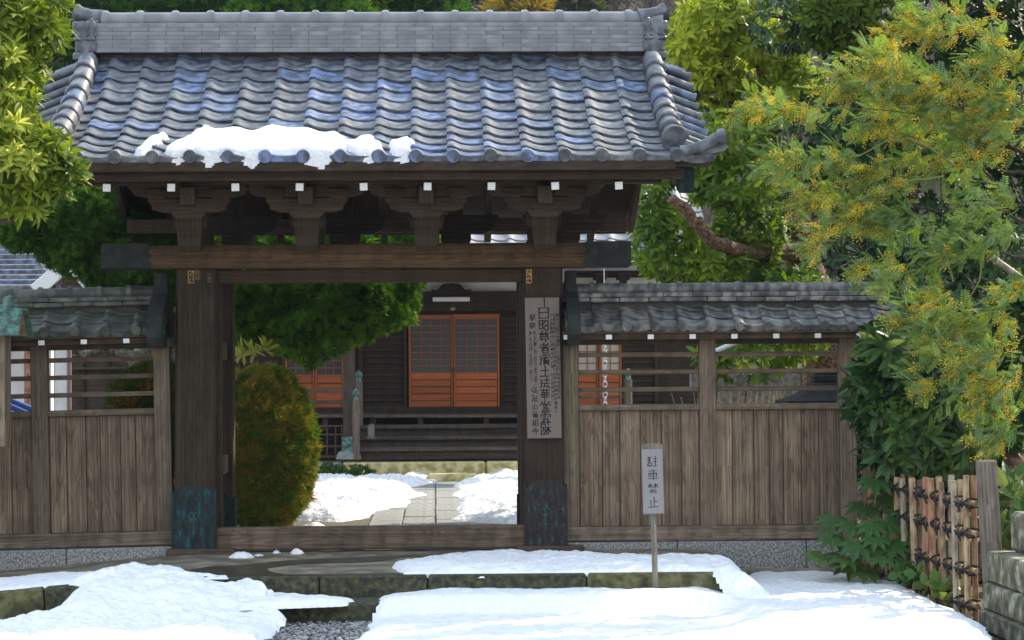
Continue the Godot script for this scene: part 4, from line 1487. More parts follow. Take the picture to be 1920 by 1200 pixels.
func build_snow() -> void:
	var flat := func(_x: float, _z: float) -> float: return -.004
	snow_sheet("snow_bank", "trodden white snow bank heaped over the step at the lower left", [
		plan([[-600, 1175, -.27], [-200, 1170, -.27], [0, 1176, -.27], [60, 1167, -.27], [100, 1172, -.27], [150, 1154, -.27], [210, 1149, -.27], [270, 1136, -.25], [300, 1100, -.1], [310, 1076, -.02], [360, 1078, 0], [420, 1090, -.02], [470, 1104, -.08], [505, 1122, -.14], [500, 1146, -.2], [505, 1160, -.27], [530, 1176, -.27], [505, 1194, -.27], [460, 1220, -.27], [440, 1280, -.27], [-600, 1290, -.27]], 0)],
		heap_base, .06, .09, Vector2(.014, .018), 1.0, M.snow)
	snow_sheet("snow_ledge", "thin pointed ledge of snow left on the lower step's tread", [
		plan([[450, 1112], [520, 1116], [575, 1121], [620, 1124], [668, 1128], [640, 1133], [580, 1135], [450, 1140]], -.145)],
		func(_x: float, _z: float) -> float: return -.146, .035, .03, Vector2(.012, .016), .6, M.snow)
	snow_sheet("snow_strip", "thin snow strip on the paving along the left wing wall", [
		plan([[-500, 1096, -.13], [-80, 1088, -.12], [0, 1086, -.10], [60, 1083, -.08], [180, 1082, -.06], [260, 1084, -.02], [330, 1076, 0], [400, 1080, 0], [500, 1086, 0], [440, 1096, 0], [300, 1099, -.02], [140, 1104, -.08], [0, 1115, -.11], [-80, 1120, -.13], [-500, 1128, -.14]], 0)],
		func(x: float, z: float) -> float: return street_y(x, minf(z, 2.3)), .035, .05, Vector2(.02, .03), .6, M.snow, "snow", 1.0, "", 2.37)
	snow_sheet("snow_shelf", "snow lying on the paving before the right gate post", [
		plan([[742, 1069], [735, 1060], [770, 1051], [800, 1047], [850, 1043], [930, 1040], [1010, 1042], [1100, 1046], [1280, 1047], [1395, 1055], [1440, 1066, -.06], [1485, 1096, -.19], [1450, 1136, -.2], [1372, 1140, -.2], [1350, 1112, -.08], [1345, 1084], [1200, 1080], [1000, 1083], [860, 1083], [760, 1082]], 0.0)],
		func(x: float, z: float) -> float: return street_y(minf(x, 2.0), minf(z, 2.3)) - .004 - .21 * maxf(smoothstep(1.95, 2.32, x), smoothstep(2.36, 2.75, z)), .05, .06, Vector2(.016, .022), .75, M.snow, "snow", 1.0, "", 2.365)
	snow_sheet("snow_field", "smooth wide snow sheet covering the street before the right wing wall", [
		plan([[640, 1215, -.27], [690, 1186, -.27], [694, 1172, -.27], [715, 1160, -.27], [726, 1134, -.22], [770, 1128, -.2], [830, 1125, -.2], [880, 1116, -.18], [950, 1116, -.18], [1005, 1107, -.16], [1060, 1112, -.17], [1120, 1125, -.2], [1200, 1127, -.2], [1290, 1125, -.2], [1345, 1108, -.15], [1390, 1085, -.12], [1405, 1064, -.14], [1440, 1066, -.18], [1475, 1080, -.2], [1560, 1078, -.2], [1620, 1086, -.2], [1700, 1104, -.22], [1740, 1142, -.26], [1800, 1174, -.27], [1838, 1190, -.27], [1880, 1280, -.27], [560, 1290, -.27]], 0)],
		func(x: float, z: float) -> float: return lerpf(-.15 if z < 2.78 else lerpf(-.15, -.27, clampf((z - 2.78) / .12, 0, 1)), -.205, smoothstep(1.7, 2.1, x)), .055, .10, Vector2(.022, .03), .40, M.snow)
	snow_sheet("courtyard_snow", "trampled snow left of the paved courtyard path", [
		plan([[470, 905], [560, 900], [640, 905], [700, 906], [745, 900], [790, 894], [815, 897], [822, 904], [780, 915], [755, 927], [806, 930], [770, 938], [770, 950], [700, 962], [690, 970], [640, 978], [560, 975], [480, 972]], 0.0)],
		flat, .11, .22, Vector2(.025, .07), .9, M.dirty_snow, "snow", .45)
	snow_sheet("courtyard_snow", "trampled snow right of the paved courtyard path", [
		plan([[846, 913], [870, 903], [900, 897], [960, 894], [1040, 892], [1080, 985], [960, 985], [890, 983], [838, 978], [870, 968], [850, 958], [870, 942], [845, 932], [868, 922]], 0.0)],
		flat, .11, .22, Vector2(.025, .07), .9, M.dirty_snow, "snow", .45)
	snow_sheet("snow_scrap", "low snow scraps just behind the gate threshold", [
		plan([[440, 989], [520, 987], [540, 989], [500, 991], [440, 992]], 0.0), plan([[560, 989], [605, 987], [612, 989], [580, 991]], 0.0)], flat, .06, .05, Vector2(.02, .03), .6, M.dirty_snow)
	for q in [[452, 1046, 26, .06, "largest melting snow lump lying before the wooden threshold"], [485, 1042, 12, .025, "second melting snow lump from the left before the threshold"], [518, 1037, 11, .025, "low melting snow lump in the middle before the threshold"], [557, 1038, 15, .032, "rightmost melting snow lump before the threshold"]]:
		var c := on(q[0], q[1], 0)
		var r: float = q[2] / 260.0
		snow_sheet("snow_lump", q[4], [PackedVector2Array([Vector2(c.x - r, c.z), Vector2(c.x - r * .4, c.z - .06), Vector2(c.x + r * .5, c.z - .07), Vector2(c.x + r, c.z), Vector2(c.x + r * .4, c.z + .06), Vector2(c.x - r * .5, c.z + .06)])], func(_x: float, _z: float) -> float: return .0, q[3], .03, Vector2(.008, .012), .8, M.snow, "snow", 1.0, "snow lumps melting before the threshold")
	# on the eaves
	roof_snow("roof_snow", "long thick snow patch on the gate's eaves", PackedVector2Array([Vector2(-1.93, .10), Vector2(-1.90, .42), Vector2(-1.80, .50), Vector2(-1.70, .78), Vector2(-1.55, .72), Vector2(-1.30, .72), Vector2(-1.10, .80), Vector2(-.9, .66), Vector2(-.72, .62), Vector2(-.62, .36), Vector2(-.54, .56), Vector2(-.45, .50), Vector2(-.38, .20), Vector2(-.45, -.03), Vector2(-.56, .03), Vector2(-.62, .18), Vector2(-.70, .06), Vector2(-.80, -.05), Vector2(-.92, -.04), Vector2(-1.0, .06), Vector2(-1.15, .05), Vector2(-1.22, .02), Vector2(-1.29, -.06), Vector2(-1.38, .04), Vector2(-1.45, -.0), Vector2(-1.6, -.02), Vector2(-1.70, .05), Vector2(-1.78, -.02), Vector2(-1.86, .0)]), .04)
	roof_snow("roof_snow", "small slanting snow patch left of the long one on the eaves", PackedVector2Array([Vector2(-2.14, .05), Vector2(-2.12, .24), Vector2(-2.06, .44), Vector2(-1.99, .58), Vector2(-1.95, .55), Vector2(-1.99, .34), Vector2(-2.04, .20), Vector2(-2.08, .03)]), .05)
	roof_snow("roof_snow", "small snow patch right of the long one on the eaves", PackedVector2Array([Vector2(-.29, .02), Vector2(-.30, .20), Vector2(-.32, .32), Vector2(-.26, .40), Vector2(-.16, .40), Vector2(-.14, .26), Vector2(-.20, .16), Vector2(-.17, .02), Vector2(-.22, -.02)]), .06)

# ---------------------------------------------------------------- signs
func build_signs() -> void:
	var ink := Color(.012, .012, .014, .93)
	var faded := Color(.03, .03, .035, .85)
	# the tall name board on the right post
	var a := at(983, 558, .19)
	var e := at(1052, 820, .19)
	var t := thing("temple_name_board", "tall weathered wooden board with black brush lettering on the right gate post", "signboard", Vector3((a.x + e.x) * .5 + .004, a.y - 1.07, .19))
	var b := MB.new()
	b.col = wood(.13, .25)
	b.box(Vector3(0, .535, 0), Vector3(.262, 1.07, .03), 1, .003, Basis(Vector3.BACK, .012))
	put("board", b, M.plank_wood, t)
	var im := board_image(310, 1270, Color(.165, .13, .105), 1)
	write_column(im, "日昭尊者濱土法華堂霊跡", 168, 86, 1242, 92, 6.4, ink, .92)
	write_column(im, "御廟", 62, 140, 285, 52, 3.4, ink)
	write_column(im, "有しを元祿三年現所二移せり", 42, 300, 760, 31, 1.9, ink)
	write_column(im, "裏山の麓にあり往古八峯の谷屋二", 84, 300, 790, 29, 1.9, ink)
	write_column(im, "弘延山實相寺", 72, 800, 1240, 58, 3.5, ink)
	write_column(im, "當山ハ宗祖六老僧第一大成朝阿梨日昭尊者潜居の地", 292, 140, 920, 29, 1.8, ink)
	write_column(im, "宗祖佐地所山二年居宗祖者昭日法華寺成朝阿老僧有り", 262, 140, 1050, 28, 1.8, ink)
	write_column(im, "り土霊跡有元三法華寺の山地也往古相移寺所二", 236, 140, 950, 27, 1.8, ink)
	printed("lettering", im, Vector3(0, .535, .0175), Vector2(.258, 1.064), t, .8, .012)
	b = MB.new()
	b.tube([Vector3(.012, 1.0, .02), Vector3(.010, 1.07, .022), Vector3(.012, 1.10, .01)], [.005, .004, .003], 6)
	put("hook", b, M.rope, t)
	# no-parking board on a stake
	var f := at(1230, 1112, 2.45)
	var top := at(1227, 830, 2.45)
	var low := at(1228, 964, 2.45)
	t = thing("warning_sign", "grey wooden stake sign with four brushed characters standing in the snow", "sign", Vector3(f.x, f.y - .06, 2.45))
	t.rotation.z = .02
	b = MB.new()
	b.col = wood(.24, -.9)
	b.box(Vector3(0, (top.y - f.y) * .5 + .02, -.02), Vector3(.036, top.y - f.y - .02, .028), 1, .004)
	put("stake", b, M.beam_wood, t)
	var h := top.y - low.y
	var y0 := low.y - f.y + .06
	b = MB.new()
	b.col = wood(.22, -.6)
	b.extrude(PackedVector2Array([Vector2(-.069, y0), Vector2(.073, y0), Vector2(.072, y0 + h - .013), Vector2(.0, y0 + h), Vector2(-.072, y0 + h - .013)]), .018, Transform3D.IDENTITY, false)
	put("board", b, M.beam_wood, t)
	im = board_image(176, 560, Color(.205, .195, .19), 1)
	write_column(im, "駐車禁止", 88, 44, 520, 86, 4.2, Color(.02, .02, .025, .8), .95)
	printed("lettering", im, Vector3(.001, y0 + h * .46, .0105), Vector2(.138, h * .90), t)
	# pilgrims' paper slips high on the posts
	for q in [[358, 519, .045, .098, "め相清", "orange paper slip with black lettering at the top of the left gate post", Color(.36, .19, .06)], [370, 515, .040, .072, "日田", "dark gridded paper slip beside the orange one on the left post", Color(.17, .11, .06)], [392, 521, .026, .07, "者山", "small faded paper slip nearest the doorway on the left post", Color(.075, .055, .04)], [992, 518, .042, .108, "かめ清", "narrow orange paper slip above the name board on the right post", Color(.42, .22, .06)]]:
		var c := at(q[0], q[1], .165)
		im = board_image(48, int(48 * q[3] / q[2]), q[6], 1)
		im.fill_rect(Rect2i(0, 0, 48, 2), Color(.1, .07, .05))
		write_column(im, q[4], 24, 6, im.get_height() - 5, 30, 3.2, Color(.01, .008, .006, .95), 1.1)
		tag(printed("paper_slip", im, c, Vector2(q[2], q[3]), self), q[5], "paper slip", "pilgrims' paper slips on the gate posts")
	# notice case with a copper roof at the left edge
	t = thing("notice_case", "wooden notice case with a green copper roof at the left edge", "notice case", Vector3(-3.55, -.12, .70))
	b = MB.new()
	b.col = wood(.22, .1)
	b.box(Vector3(-.02, 1.36, -.05), Vector3(.86, .82, .26), 1, .006)
	put("case", b, M.plank_wood, t)
	b = MB.new()
	b.col = wood(.10, .3)
	b.box(Vector3(-.02, .45, -.05), Vector3(.12, 1.2, .12), 1)
	put("post", b, M.beam_wood, t)
	for k in 3:
		b = MB.new()
		b.bar(Vector3(-.62, 1.80 + k * .062, .24 - k * .085), Vector3(.545 - k * .012, 1.80 + k * .062, .24 - k * .085), .13, .014, .002, Vector3(0, .8, .6))
		b.box(Vector3(-.04, 1.79 + k * .062, .275 - k * .085), Vector3(1.16, .05, .01), 0, .002)
		put("roof_course", b, M.patina, t)
		b = MB.new()
		b.bar(Vector3(-.62, 1.80 + k * .062, -.34 + k * .085), Vector3(.545, 1.80 + k * .062, -.34 + k * .085), .13, .014, .002, Vector3(0, .8, -.6))
		put("roof_course", b, M.patina, t)
	b = MB.new()
	b.box(Vector3(-.06, 1.965, -.05), Vector3(1.1, .06, .10), 0, .01)
	b.tube([Vector3(.42, 1.90, .02), Vector3(.42, 2.03, -.02), Vector3(.42, 2.035, -.08)], [.04, .042, .03], 10)
	put("ridge_cap", b, M.patina, t)
	b = MB.new()
	b.col = wood(.30, .7)
	b.extrude(PackedVector2Array([Vector2(-.25, 1.765), Vector2(.22, 1.765), Vector2(-.015, 1.95)]), .03, Transform3D(Basis(Vector3(0, 0, 1), Vector3.UP, Vector3(-1, 0, 0)), Vector3(.50, 0, -.035)))
	put("gable_board", b, M.beam_wood, t)

# ---------------------------------------------------------------- bamboo fence, its post and the stone wall
func build_right_edge() -> void:
	var t := thing("bamboo_fence", "low fence of upright bamboo poles tied with black rope", "fence", Vector3(3.3, -.25, 1.5))
	var f0 := Vector3(3.30, -.24, .30)
	var f1 := Vector3(3.44, -.29, 3.12)
	var b: MB
	# pairs of poles, one on each side of the rails
	var dir := (f1 - f0).normalized()
	var out := dir.cross(Vector3.UP).normalized()
	var k := 0
	for s in [.015, .115, .20, .30, .39, .485, .575, .665, .76, .865, .965]:
		for side in 2:
			var h := lerpf(.80, .93, s) + rr(-.025, .025)
			var p: Vector3 = f0.lerp(f1, s + side * .012 + rr(-.004, .004)) + out * (.032 if side else -.03) - t.position
			var lean := Vector3(rr(-.02, .02), 0, rr(-.02, .02))
			var path := []
			var rad := []
			var r := rr(.019, .025)
			var y := -.05
			while y < h:
				var e := minf(y + rr(.20, .30), h)
				for q in [[.0, 1.0], [.012, 1.0], [.5, .97], [.96, 1.0], [.985, 1.14]]:
					var yy: float = lerpf(y, e, q[0])
					path.append(p + Vector3.UP * yy + lean * yy)
					rad.append(r * q[1])
				y = e
			b = MB.new()
			b.tube(path, rad, 10, true, 1.0)
			put("bamboo_pole", b, M["bamboo_%d" % [0, 1, 2, 3, 0, 2, 1][k % 7]], t)
			k += 1
	for y in [.12, .34, .58, .77]:
		b = MB.new()
		b.tube([f0 + Vector3(0, y - .02, -.1) - t.position, f1 + Vector3(0, y, .05) - t.position], [.016, .018], 9)
		put("bamboo_rail", b, M.bamboo_0, t)
		for s in [.02, .12, .205, .305, .395, .49, .58, .67, .765, .87, .97]:
			b = MB.new()
			var c: Vector3 = f0.lerp(f1, s) + Vector3(0, y - .02 + .02 * s, 0) - t.position
			for q in [-1, 1]:
				b.tube([c - dir * .06 + Vector3(0, .030 * q, 0) + out * .03, c + out * .062 + Vector3(0, .006 * q, 0), c + dir * .06 - Vector3(0, .030 * q, 0) + out * .03], [.008, .009, .008], 6)
				b.tube([c - out * .055 + Vector3(0, .022 * q, 0), c + Vector3(0, .030 * q, .03), c + out * .055 + Vector3(0, .022 * q, 0)], [.007, .007, .007], 6)
			b.tube([c - dir * .14 + Vector3(0, .012, 0) + out * .02, c + out * .058, c + dir * .14 - Vector3(0, .012, 0) + out * .02], [.006, .007, .006], 6)
			b.tube([c + out * .06, c + out * .085 + Vector3(0, -.02, .014), c + out * .075 + Vector3(0, -.055, .02)], [.008, .012, .006], 6)
			b.tube([c + out * .06, c + out * .08 + Vector3(0, -.012, -.014), c + out * .07 + Vector3(0, -.045, -.024)], [.007, .010, .005], 6)
			put("rope_knot", b, M.rope, t)
	# wooden post at its near end
	var pb := at(1866, 1060, 3.2)
	t = thing("fence_post", "square pale wooden post ending the bamboo fence", "post", Vector3(pb.x - .03, -.27, 3.22))
	b = MB.new()
	b.col = wood(.20, -.6)
	var pt := at(1845, 863, 3.2)
	b.box(Vector3(.0, (pt.y + .27) * .5, 0), Vector3(.115, pt.y + .27, .11), 1, .008, Basis(Vector3.BACK, .05))
	put("shaft", b, M.plank_wood, t)
	t = thing("old_post", "dark split wooden post between wing wall and bamboo fence", "post", Vector3(3.30, -.2, .12))
	b = MB.new()
	b.col = wood(.14, .5)
	b.box(Vector3(0, .46, 0), Vector3(.10, 1.02, .07), 1, .01, Basis(Vector3.BACK, -.02))
	put("shaft", b, M.plank_wood, t)
	# the mossy dressed-stone wall that runs towards us
	var wa := at(1848, 1032, 3.3)
	t = thing("stone_wall", "mossy grey stone block wall at the lower right corner", "wall", Vector3(wa.x, -.3, 3.3))
	var wh := wa.y + .3
	var y := 0.0
	for c in [[.0, .13, .055], [.13, .30, .03], [.30, wh, .0]]:
		var z := .0
		for l in [.52, .60, .55]:
			var x: float = -c[2]
			for w in [.26, .40, .40]:
				b = MB.new()
				b.box(Vector3(x + w * .5, (c[0] + c[1]) * .5, z + l * .5), Vector3(w - .008, c[1] - c[0] - .004, l - .006), 2, .012, Basis(Vector3.UP, rr(-.008, .008)))
				put("stone_block", b, M.wall_stone, t)
				x += w
			z += l
	b = MB.new()
	b.box(Vector3(.24, wh + .125, .22), Vector3(.20, .25, .30), 0, .025)
	put("stone_block", b, M.wall_stone, t)

# ---------------------------------------------------------------- the hall
func slab_px(b: MB, u0: float, v0: float, u1: float, v1: float, z: float, deep: float, grain := 0, bev := .004, o := Vector3.ZERO) -> void:
	var p := at(u0, v0, z)
	var q := at(u1, v1, z)
	b.box(Vector3((p.x + q.x) * .5, (p.y + q.y) * .5, z - deep * .5) - o, Vector3(absf(q.x - p.x), absf(p.y - q.y), deep), grain, bev)

func door_leaf(g: Node3D, u0: float, u1: float, v0: float, vm: float, v1: float, cols: int, rows: int, boards: int, z: float, o: Vector3, pane: Material) -> void:
	var b := MB.new()
	b.col = Color(.60, .175, .035)
	slab_px(b, u0, v0, u1, v0 + 9, z, .035, 0, .003, o)
	slab_px(b, u0, v0 + 9, u0 + 5, v1, z, .035, 1, .003, o)
	slab_px(b, u1 - 5, v0 + 9, u1, v1, z, .035, 1, .003, o)
	for k in range(1, cols):
		var u := lerpf(u0 + 5, u1 - 5, float(k) / cols)
		slab_px(b, u - 1, v0 + 9, u + 1, vm, z - .006, .02, 1, .001, o)
	for k in range(1, rows + 1):
		var v := lerpf(v0 + 9, vm, float(k) / rows)
		slab_px(b, u0 + 5, v - .7, u1 - 5, v + .7, z - .008, .018, 0, .001, o)
	var d := put("sliding_door", b, M.orange_wood, g)
	for i in cols:
		for j in rows:
			b = MB.new()
			slab_px(b, lerpf(u0 + 5, u1 - 5, float(i) / cols), lerpf(v0 + 9, vm, float(j) / rows), lerpf(u0 + 5, u1 - 5, (i + 1.0) / cols), lerpf(v0 + 9, vm, (j + 1.0) / rows), z - .024, .006, 0, .0, o)
			put("pane", b, pane, d)
	for k in boards:
		b = MB.new()
		b.col = Color(.66, .165, .032) * rr(.85, 1.15)
		b.off = Vector2(rr(0, 1), rr(0, 1))
		var va := lerpf(vm, v1, float(k) / boards)
		var vb := lerpf(vm, v1, (k + 1.0) / boards)
		slab_px(b, u0 + 5, va + .5, u1 - 5, vb - .8, z - .006 - .004 * (k % 2), .02, 0, .004, o)
		put("panel_board", b, M.orange_wood, d)

func build_hall() -> void:
	var Z := -15.6
	var g := thing("temple_hall", "dark wooden temple hall with orange sliding doors seen through the gate", "hall", Vector3(0, 0, -15.6))
	var o := g.position
	var b: MB
	# weatherboards
	var gaps := [[420, 532], [680, 763], [938, 1078], [1166, 1232]]
	for q in gaps:
		var v := 586.0
		while v < 768:
			b = MB.new()
			b.col = wood(.042, .5)
			b.off = Vector2(rr(0, 1), rr(0, 1))
			var p0 := at(q[0], v, Z)
			var p1 := at(q[1], v + 11.8, Z)
			b.box(Vector3((p0.x + p1.x) * .5, (p0.y + p1.y) * .5, Z - .01) - o, Vector3(p1.x - p0.x, p0.y - p1.y + .02, .02), 0, .002, Basis(Vector3.RIGHT, -.16))
			put("weatherboard", b, M.beam_wood, g)
			b = MB.new()
			b.col = wood(.09, .3)
			slab_px(b, q[0], v + 10.2, q[1], v + 11.6, Z + .03, .02, 0, .001, o)
			put("batten", b, M.beam_wood, g)
			v += 11.8
	b = MB.new()
	b.col = wood(.05, .5)
	slab_px(b, 380, 440, 1310, 860, Z - .06, .1, 0, .0, o)
	put("back_wall", b, M.beam_wood, g)
	# framing
	for q in [[757, 763, 586, 770], [938, 944, 586, 770], [527, 533, 586, 770], [1166, 1171, 600, 770], [1074, 1079, 600, 770], [1226, 1234, 560, 770], [672, 681, 560, 772]]:
		b = MB.new()
		b.col = wood(.06, .5)
		slab_px(b, q[0], q[2], q[1], q[3], Z + .06, .1, 1, .004, o)
		put("door_post", b, M.beam_wood, g)
	b = MB.new()
	b.col = wood(.055, .4)
	slab_px(b, 380, 549, 1310, 580, Z + .14, .18, 0, .006, o)
	put("tie_beam", b, M.beam_wood, g)
	b = MB.new()
	b.col = wood(.035, .4)
	slab_px(b, 380, 580, 1310, 588, Z + .06, .1, 0, .004, o)
	put("door_head", b, M.beam_wood, g)
	b = MB.new()
	slab_px(b, 380, 478, 1310, 550, Z + .04, .06, 0, .0, o)
	put("plaster_band", b, M.plaster, g)
	b = MB.new()
	b.col = wood(.04, .4)
	slab_px(b, 1060, 508, 1310, 519, Z + .16, .14, 0, .006, o)
	put("upper_beam", b, M.beam_wood, g)
	for u in [1126, 1170]:
		b = MB.new()
		b.col = wood(.05, .4)
		slab_px(b, u - 12, 512, u + 12, 524, Z + .5, .3, 0, .01, o)
		slab_px(b, u - 6, 524, u + 6, 534, Z + .5, .3, 0, .01, o)
		put("beam_end", b, M.beam_wood, g)
	# doors
	door_leaf(g, 766, 850, 589, 699, 765, 4, 8, 5, Z + .06, o, M.glass_dark)
	door_leaf(g, 850, 937, 589, 699, 765, 4, 8, 5, Z + .085, o, M.glass_dark)
	door_leaf(g, 534, 590, 589, 703, 768, 3, 8, 4, Z + .06, o, M.glass_dark)
	door_leaf(g, 590, 645, 589, 703, 768, 3, 8, 4, Z + .085, o, M.glass_dark)
	door_leaf(g, 1080, 1123, 606, 703, 760, 2, 4, 4, Z + .06, o, M.paper)
	door_leaf(g, 1123, 1166, 606, 703, 760, 2, 4, 4, Z + .085, o, M.paper)
	for u in [847.5, 852.5]:
		b = MB.new()
		slab_px(b, u - 1, 690, u + 1, 697, Z + .09, .01, 1, .001, o)
		put("door_pull", b, M.rope, g)
	# carved frog-leg strut over the door
	var fc := at(846, 551, Z + .22) - o
	var k: float = (EYE.z - Z) / FOCAL
	b = MB.new()
	b.col = wood(.035, .4)
	var p := PackedVector2Array()
	for q in [[-46, 0], [-44, 5], [-38, 4], [-36, 9], [-30, 7], [-24, 9], [-20, 15], [-14, 19], [0, 20], [14, 19], [20, 15], [24, 9], [30, 7], [36, 9], [38, 4], [44, 5], [46, 0]]:
		p.append(Vector2(q[0], q[1]) * k)
	b.extrude(p, .08, Transform3D(Basis.IDENTITY, fc))
	put("carved_strut", b, M.beam_wood, g)
	b = MB.new()
	slab_px(b, 811, 557, 881, 565, Z + .24, .08, 0, .01, o)
	put("lamp_fitting", b, M.lamp_white, g)
	b = MB.new()
	b.lathe([Vector2(.0, .0), Vector2(.035, .01), Vector2(.042, .03), Vector2(.03, .055), Vector2(.0, .06)], Transform3D(Basis.IDENTITY, at(849, 583, Z + .5) - o), 12)
	put("bell", b, M.brass, g)
	# veranda, its supports, and the broad stairs below it
	b = MB.new()
	b.col = wood(.055, .1)
	slab_px(b, 380, 766, 1310, 774, Z + .2, .25, 0, .004, o)
	put("door_sill", b, M.beam_wood, g)
	for q in [[560, 700], [700, 785], [785, 818], [818, 905], [905, 975], [975, 1100], [1100, 1240]]:
		b = MB.new()
		b.col = wood(.13, .0)
		slab_px(b, q[0], 777.5 + rr(-.4, .4), q[1] - .6, 783, Z + 1.35, 1.2, 2, .006, o)
		put("veranda_board", b, M.plank_wood, g)
	for u in [610, 700, 788, 912, 1040]:
		b = MB.new()
		b.col = wood(.075, .0)
		slab_px(b, u - 5, 783, u + 5, 806, Z + 1.28, .1, 1, .004, o)
		put("veranda_post", b, M.beam_wood, g)
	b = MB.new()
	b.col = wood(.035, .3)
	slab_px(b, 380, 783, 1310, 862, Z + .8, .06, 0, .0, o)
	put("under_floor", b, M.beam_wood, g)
	for q in [[797, 802, 1.45], [802, 818, 1.40], [819, 823, 1.75], [823, 839, 1.70], [840, 844, 2.05], [844, 860, 2.0]]:
		b = MB.new()
		b.col = wood(.10 if q[1] - q[0] < 8 else .066, -.2)
		b.off = Vector2(rr(0, 1), rr(0, 1))
		slab_px(b, 674, q[0], 1010, q[1], Z + q[2], .34 if q[1] - q[0] < 8 else .03, 0, .004, o)
		put("stair_tread" if q[1] - q[0] < 8 else "stair_riser", b, M.plank_wood, g)
	# lattice under the veranda on the left
	for u in [586, 597, 613, 629, 641]:
		b = MB.new()
		b.col = wood(.12, .0)
		slab_px(b, u - 1.4, 798, u + 1.4, 858, Z + 1.3, .03, 1, .002, o)
		put("lattice_bar", b, M.beam_wood, g)
	for v in [799, 815, 837, 856]:
		b = MB.new()
		b.col = wood(.12, .0)
		slab_px(b, 578, v - 1.6, 644, v + 1.6, Z + 1.31, .03, 0, .002, o)
		put("lattice_bar", b, M.beam_wood, g)
	for v in [733, 754]:
		b = MB.new()
		b.col = wood(.13, -.2)
		slab_px(b, 470, v - 2.5, 645, v + 2.5, Z + 1.4, .06, 0, .004, o)
		put("railing_bar", b, M.beam_wood, g)
	b = MB.new()
	b.col = wood(.13, -.2)
	slab_px(b, 1078, 741, 1178, 747, Z + 1.4, .06, 0, .004, o)
	put("railing_bar", b, M.beam_wood, g)
	# porch pillar with a copper shoe on a round stone, and its twin behind the right gate post
	for u in [654.0, 1016.0]:
		b = MB.new()
		b.col = wood(.075, -.1)
		slab_px(b, u - 12, 520, u + 12, 848, Z + 2.1, .19, 1, .01, o)
		put("porch_pillar", b, M.beam_wood, g)
		b = MB.new()
		slab_px(b, u - 12.6, 819, u + 12.6, 848.5, Z + 2.106, .202, 1, .004, o)
		put("pillar_shoe", b, M.patina, g)
		b = MB.new()
		b.lathe([Vector2(.17, -.02), Vector2(.16, .04), Vector2(.12, .085), Vector2(.0, .09)], Transform3D(Basis.IDENTITY, at(u, 858, Z + 2.0) - o), 14)
		put("pillar_base", b, M.slab, g)
	# stair posts with jewel-shaped caps
	for q in [[673, 716, 800, 1.40, .058], [668, 750, 862, 2.1, .05], [1178, 712, 758, 1.40, .055]]:
		var a := at(q[0], q[1], Z + q[3])
		var e := at(q[0], q[2], Z + q[3])
		var r: float = q[4]
		b = MB.new()
		b.col = wood(.17, -.2)
		b.tube([e - o, Vector3(e.x, a.y, e.z) - o], [r, r], 12)
		var ps := put("stair_post", b, M.beam_wood, g)
		b = MB.new()
		b.lathe([Vector2(r * .7, .0), Vector2(r * .65, .05), Vector2(r * .95, .07), Vector2(r * 1.0, .10), Vector2(r * .6, .135), Vector2(.0, .16)], Transform3D(Basis.IDENTITY, Vector3(e.x, a.y, e.z) - o), 12)
		put("post_cap", b, M.patina, ps)
	# stone podium
	var x := -4.6
	for l in [1.2, 1.2, .35, .22, .24, .15, 1.9, 1.6, 1.2, 1.2]:
		b = MB.new()
		b.box(Vector3(x + l * .5, .112, -13.7) - o, Vector3(l - .012, .235, .62), 0, .02)
		put("podium_block", b, M.slab if l < .45 else M.podium_stone, g)
		x += l
	b = MB.new()
	b.box(Vector3(.5, .10, -15.4) - o, Vector3(11, .22, 2.8), 0, .0)
	put("podium_floor", b, M.concrete, g)
	b = MB.new()
	var s0 := on(818, 905, 0)
	b.box(Vector3(s0.x + .21, .045, -12.75) - o, Vector3(.62, .11, .36), 0, .015)
	put("step_stone", b, M.podium_stone, g)
	# roof: tiles where the gate leaves them in view, one waved sheet beyond
	var tm := tile_mesh(.30, false, 1.0)
	var te := tile_mesh(.30, true, 1.0)
	var ang := deg_to_rad(27.0)
	for i in 12:
		for j in 13:
			var f := Transform3D(Basis(Vector3.RIGHT, ang), Vector3(.20 + j * .267, 2.92 + i * .235 * sin(ang), -13.0 - i * .235 * cos(ang)) - o)
			var r := put("roof_tile", te if i == 0 else tm, M["ridge_%d" % rng.randi_range(0, 1)], g)  # paler tile colour stands in for the sunlit sheen on this roof
			r.transform = f
	b = MB.new()
	for i in 20:
		for j in 116:
			var x0 := -4.3 + j * .065
			if x0 > .16 and i < 12: continue
			var y0 := 2.94 + i * .235 * sin(ang)
			var z0 := -13.0 - i * .235 * cos(ang)
			var w0 := .025 * cos(TAU * j / 4.0)
			var w1 := .025 * cos(TAU * (j + 1) / 4.0)
			b.quad(Vector3(x0, y0 + w0 + .03, z0) - o, Vector3(x0 + .065, y0 + w1 + .03, z0) - o, Vector3(x0 + .065, y0 + w1 + .235 * sin(ang), z0 - .235 * cos(ang)) - o, Vector3(x0, y0 + w0 + .235 * sin(ang), z0 - .235 * cos(ang)) - o, Vector3(0, 1, .5))
	put("far_roof_tiles", b, M.ridge_0, g, "stuff")
	b = MB.new()
	b.col = wood(.05, .4)
	b.box(Vector3(-.35, 2.90 + 1.07, -15.1) - o, Vector3(8.0, .05, 4.9), 0, .0, Basis(Vector3.RIGHT, ang))
	b.box(Vector3(-.35, 2.90 + 1.07, -19.2) - o, Vector3(8.0, .05, 4.9), 0, .0, Basis(Vector3.RIGHT, -ang))
	put("roof_deck", b, M.beam_wood, g)
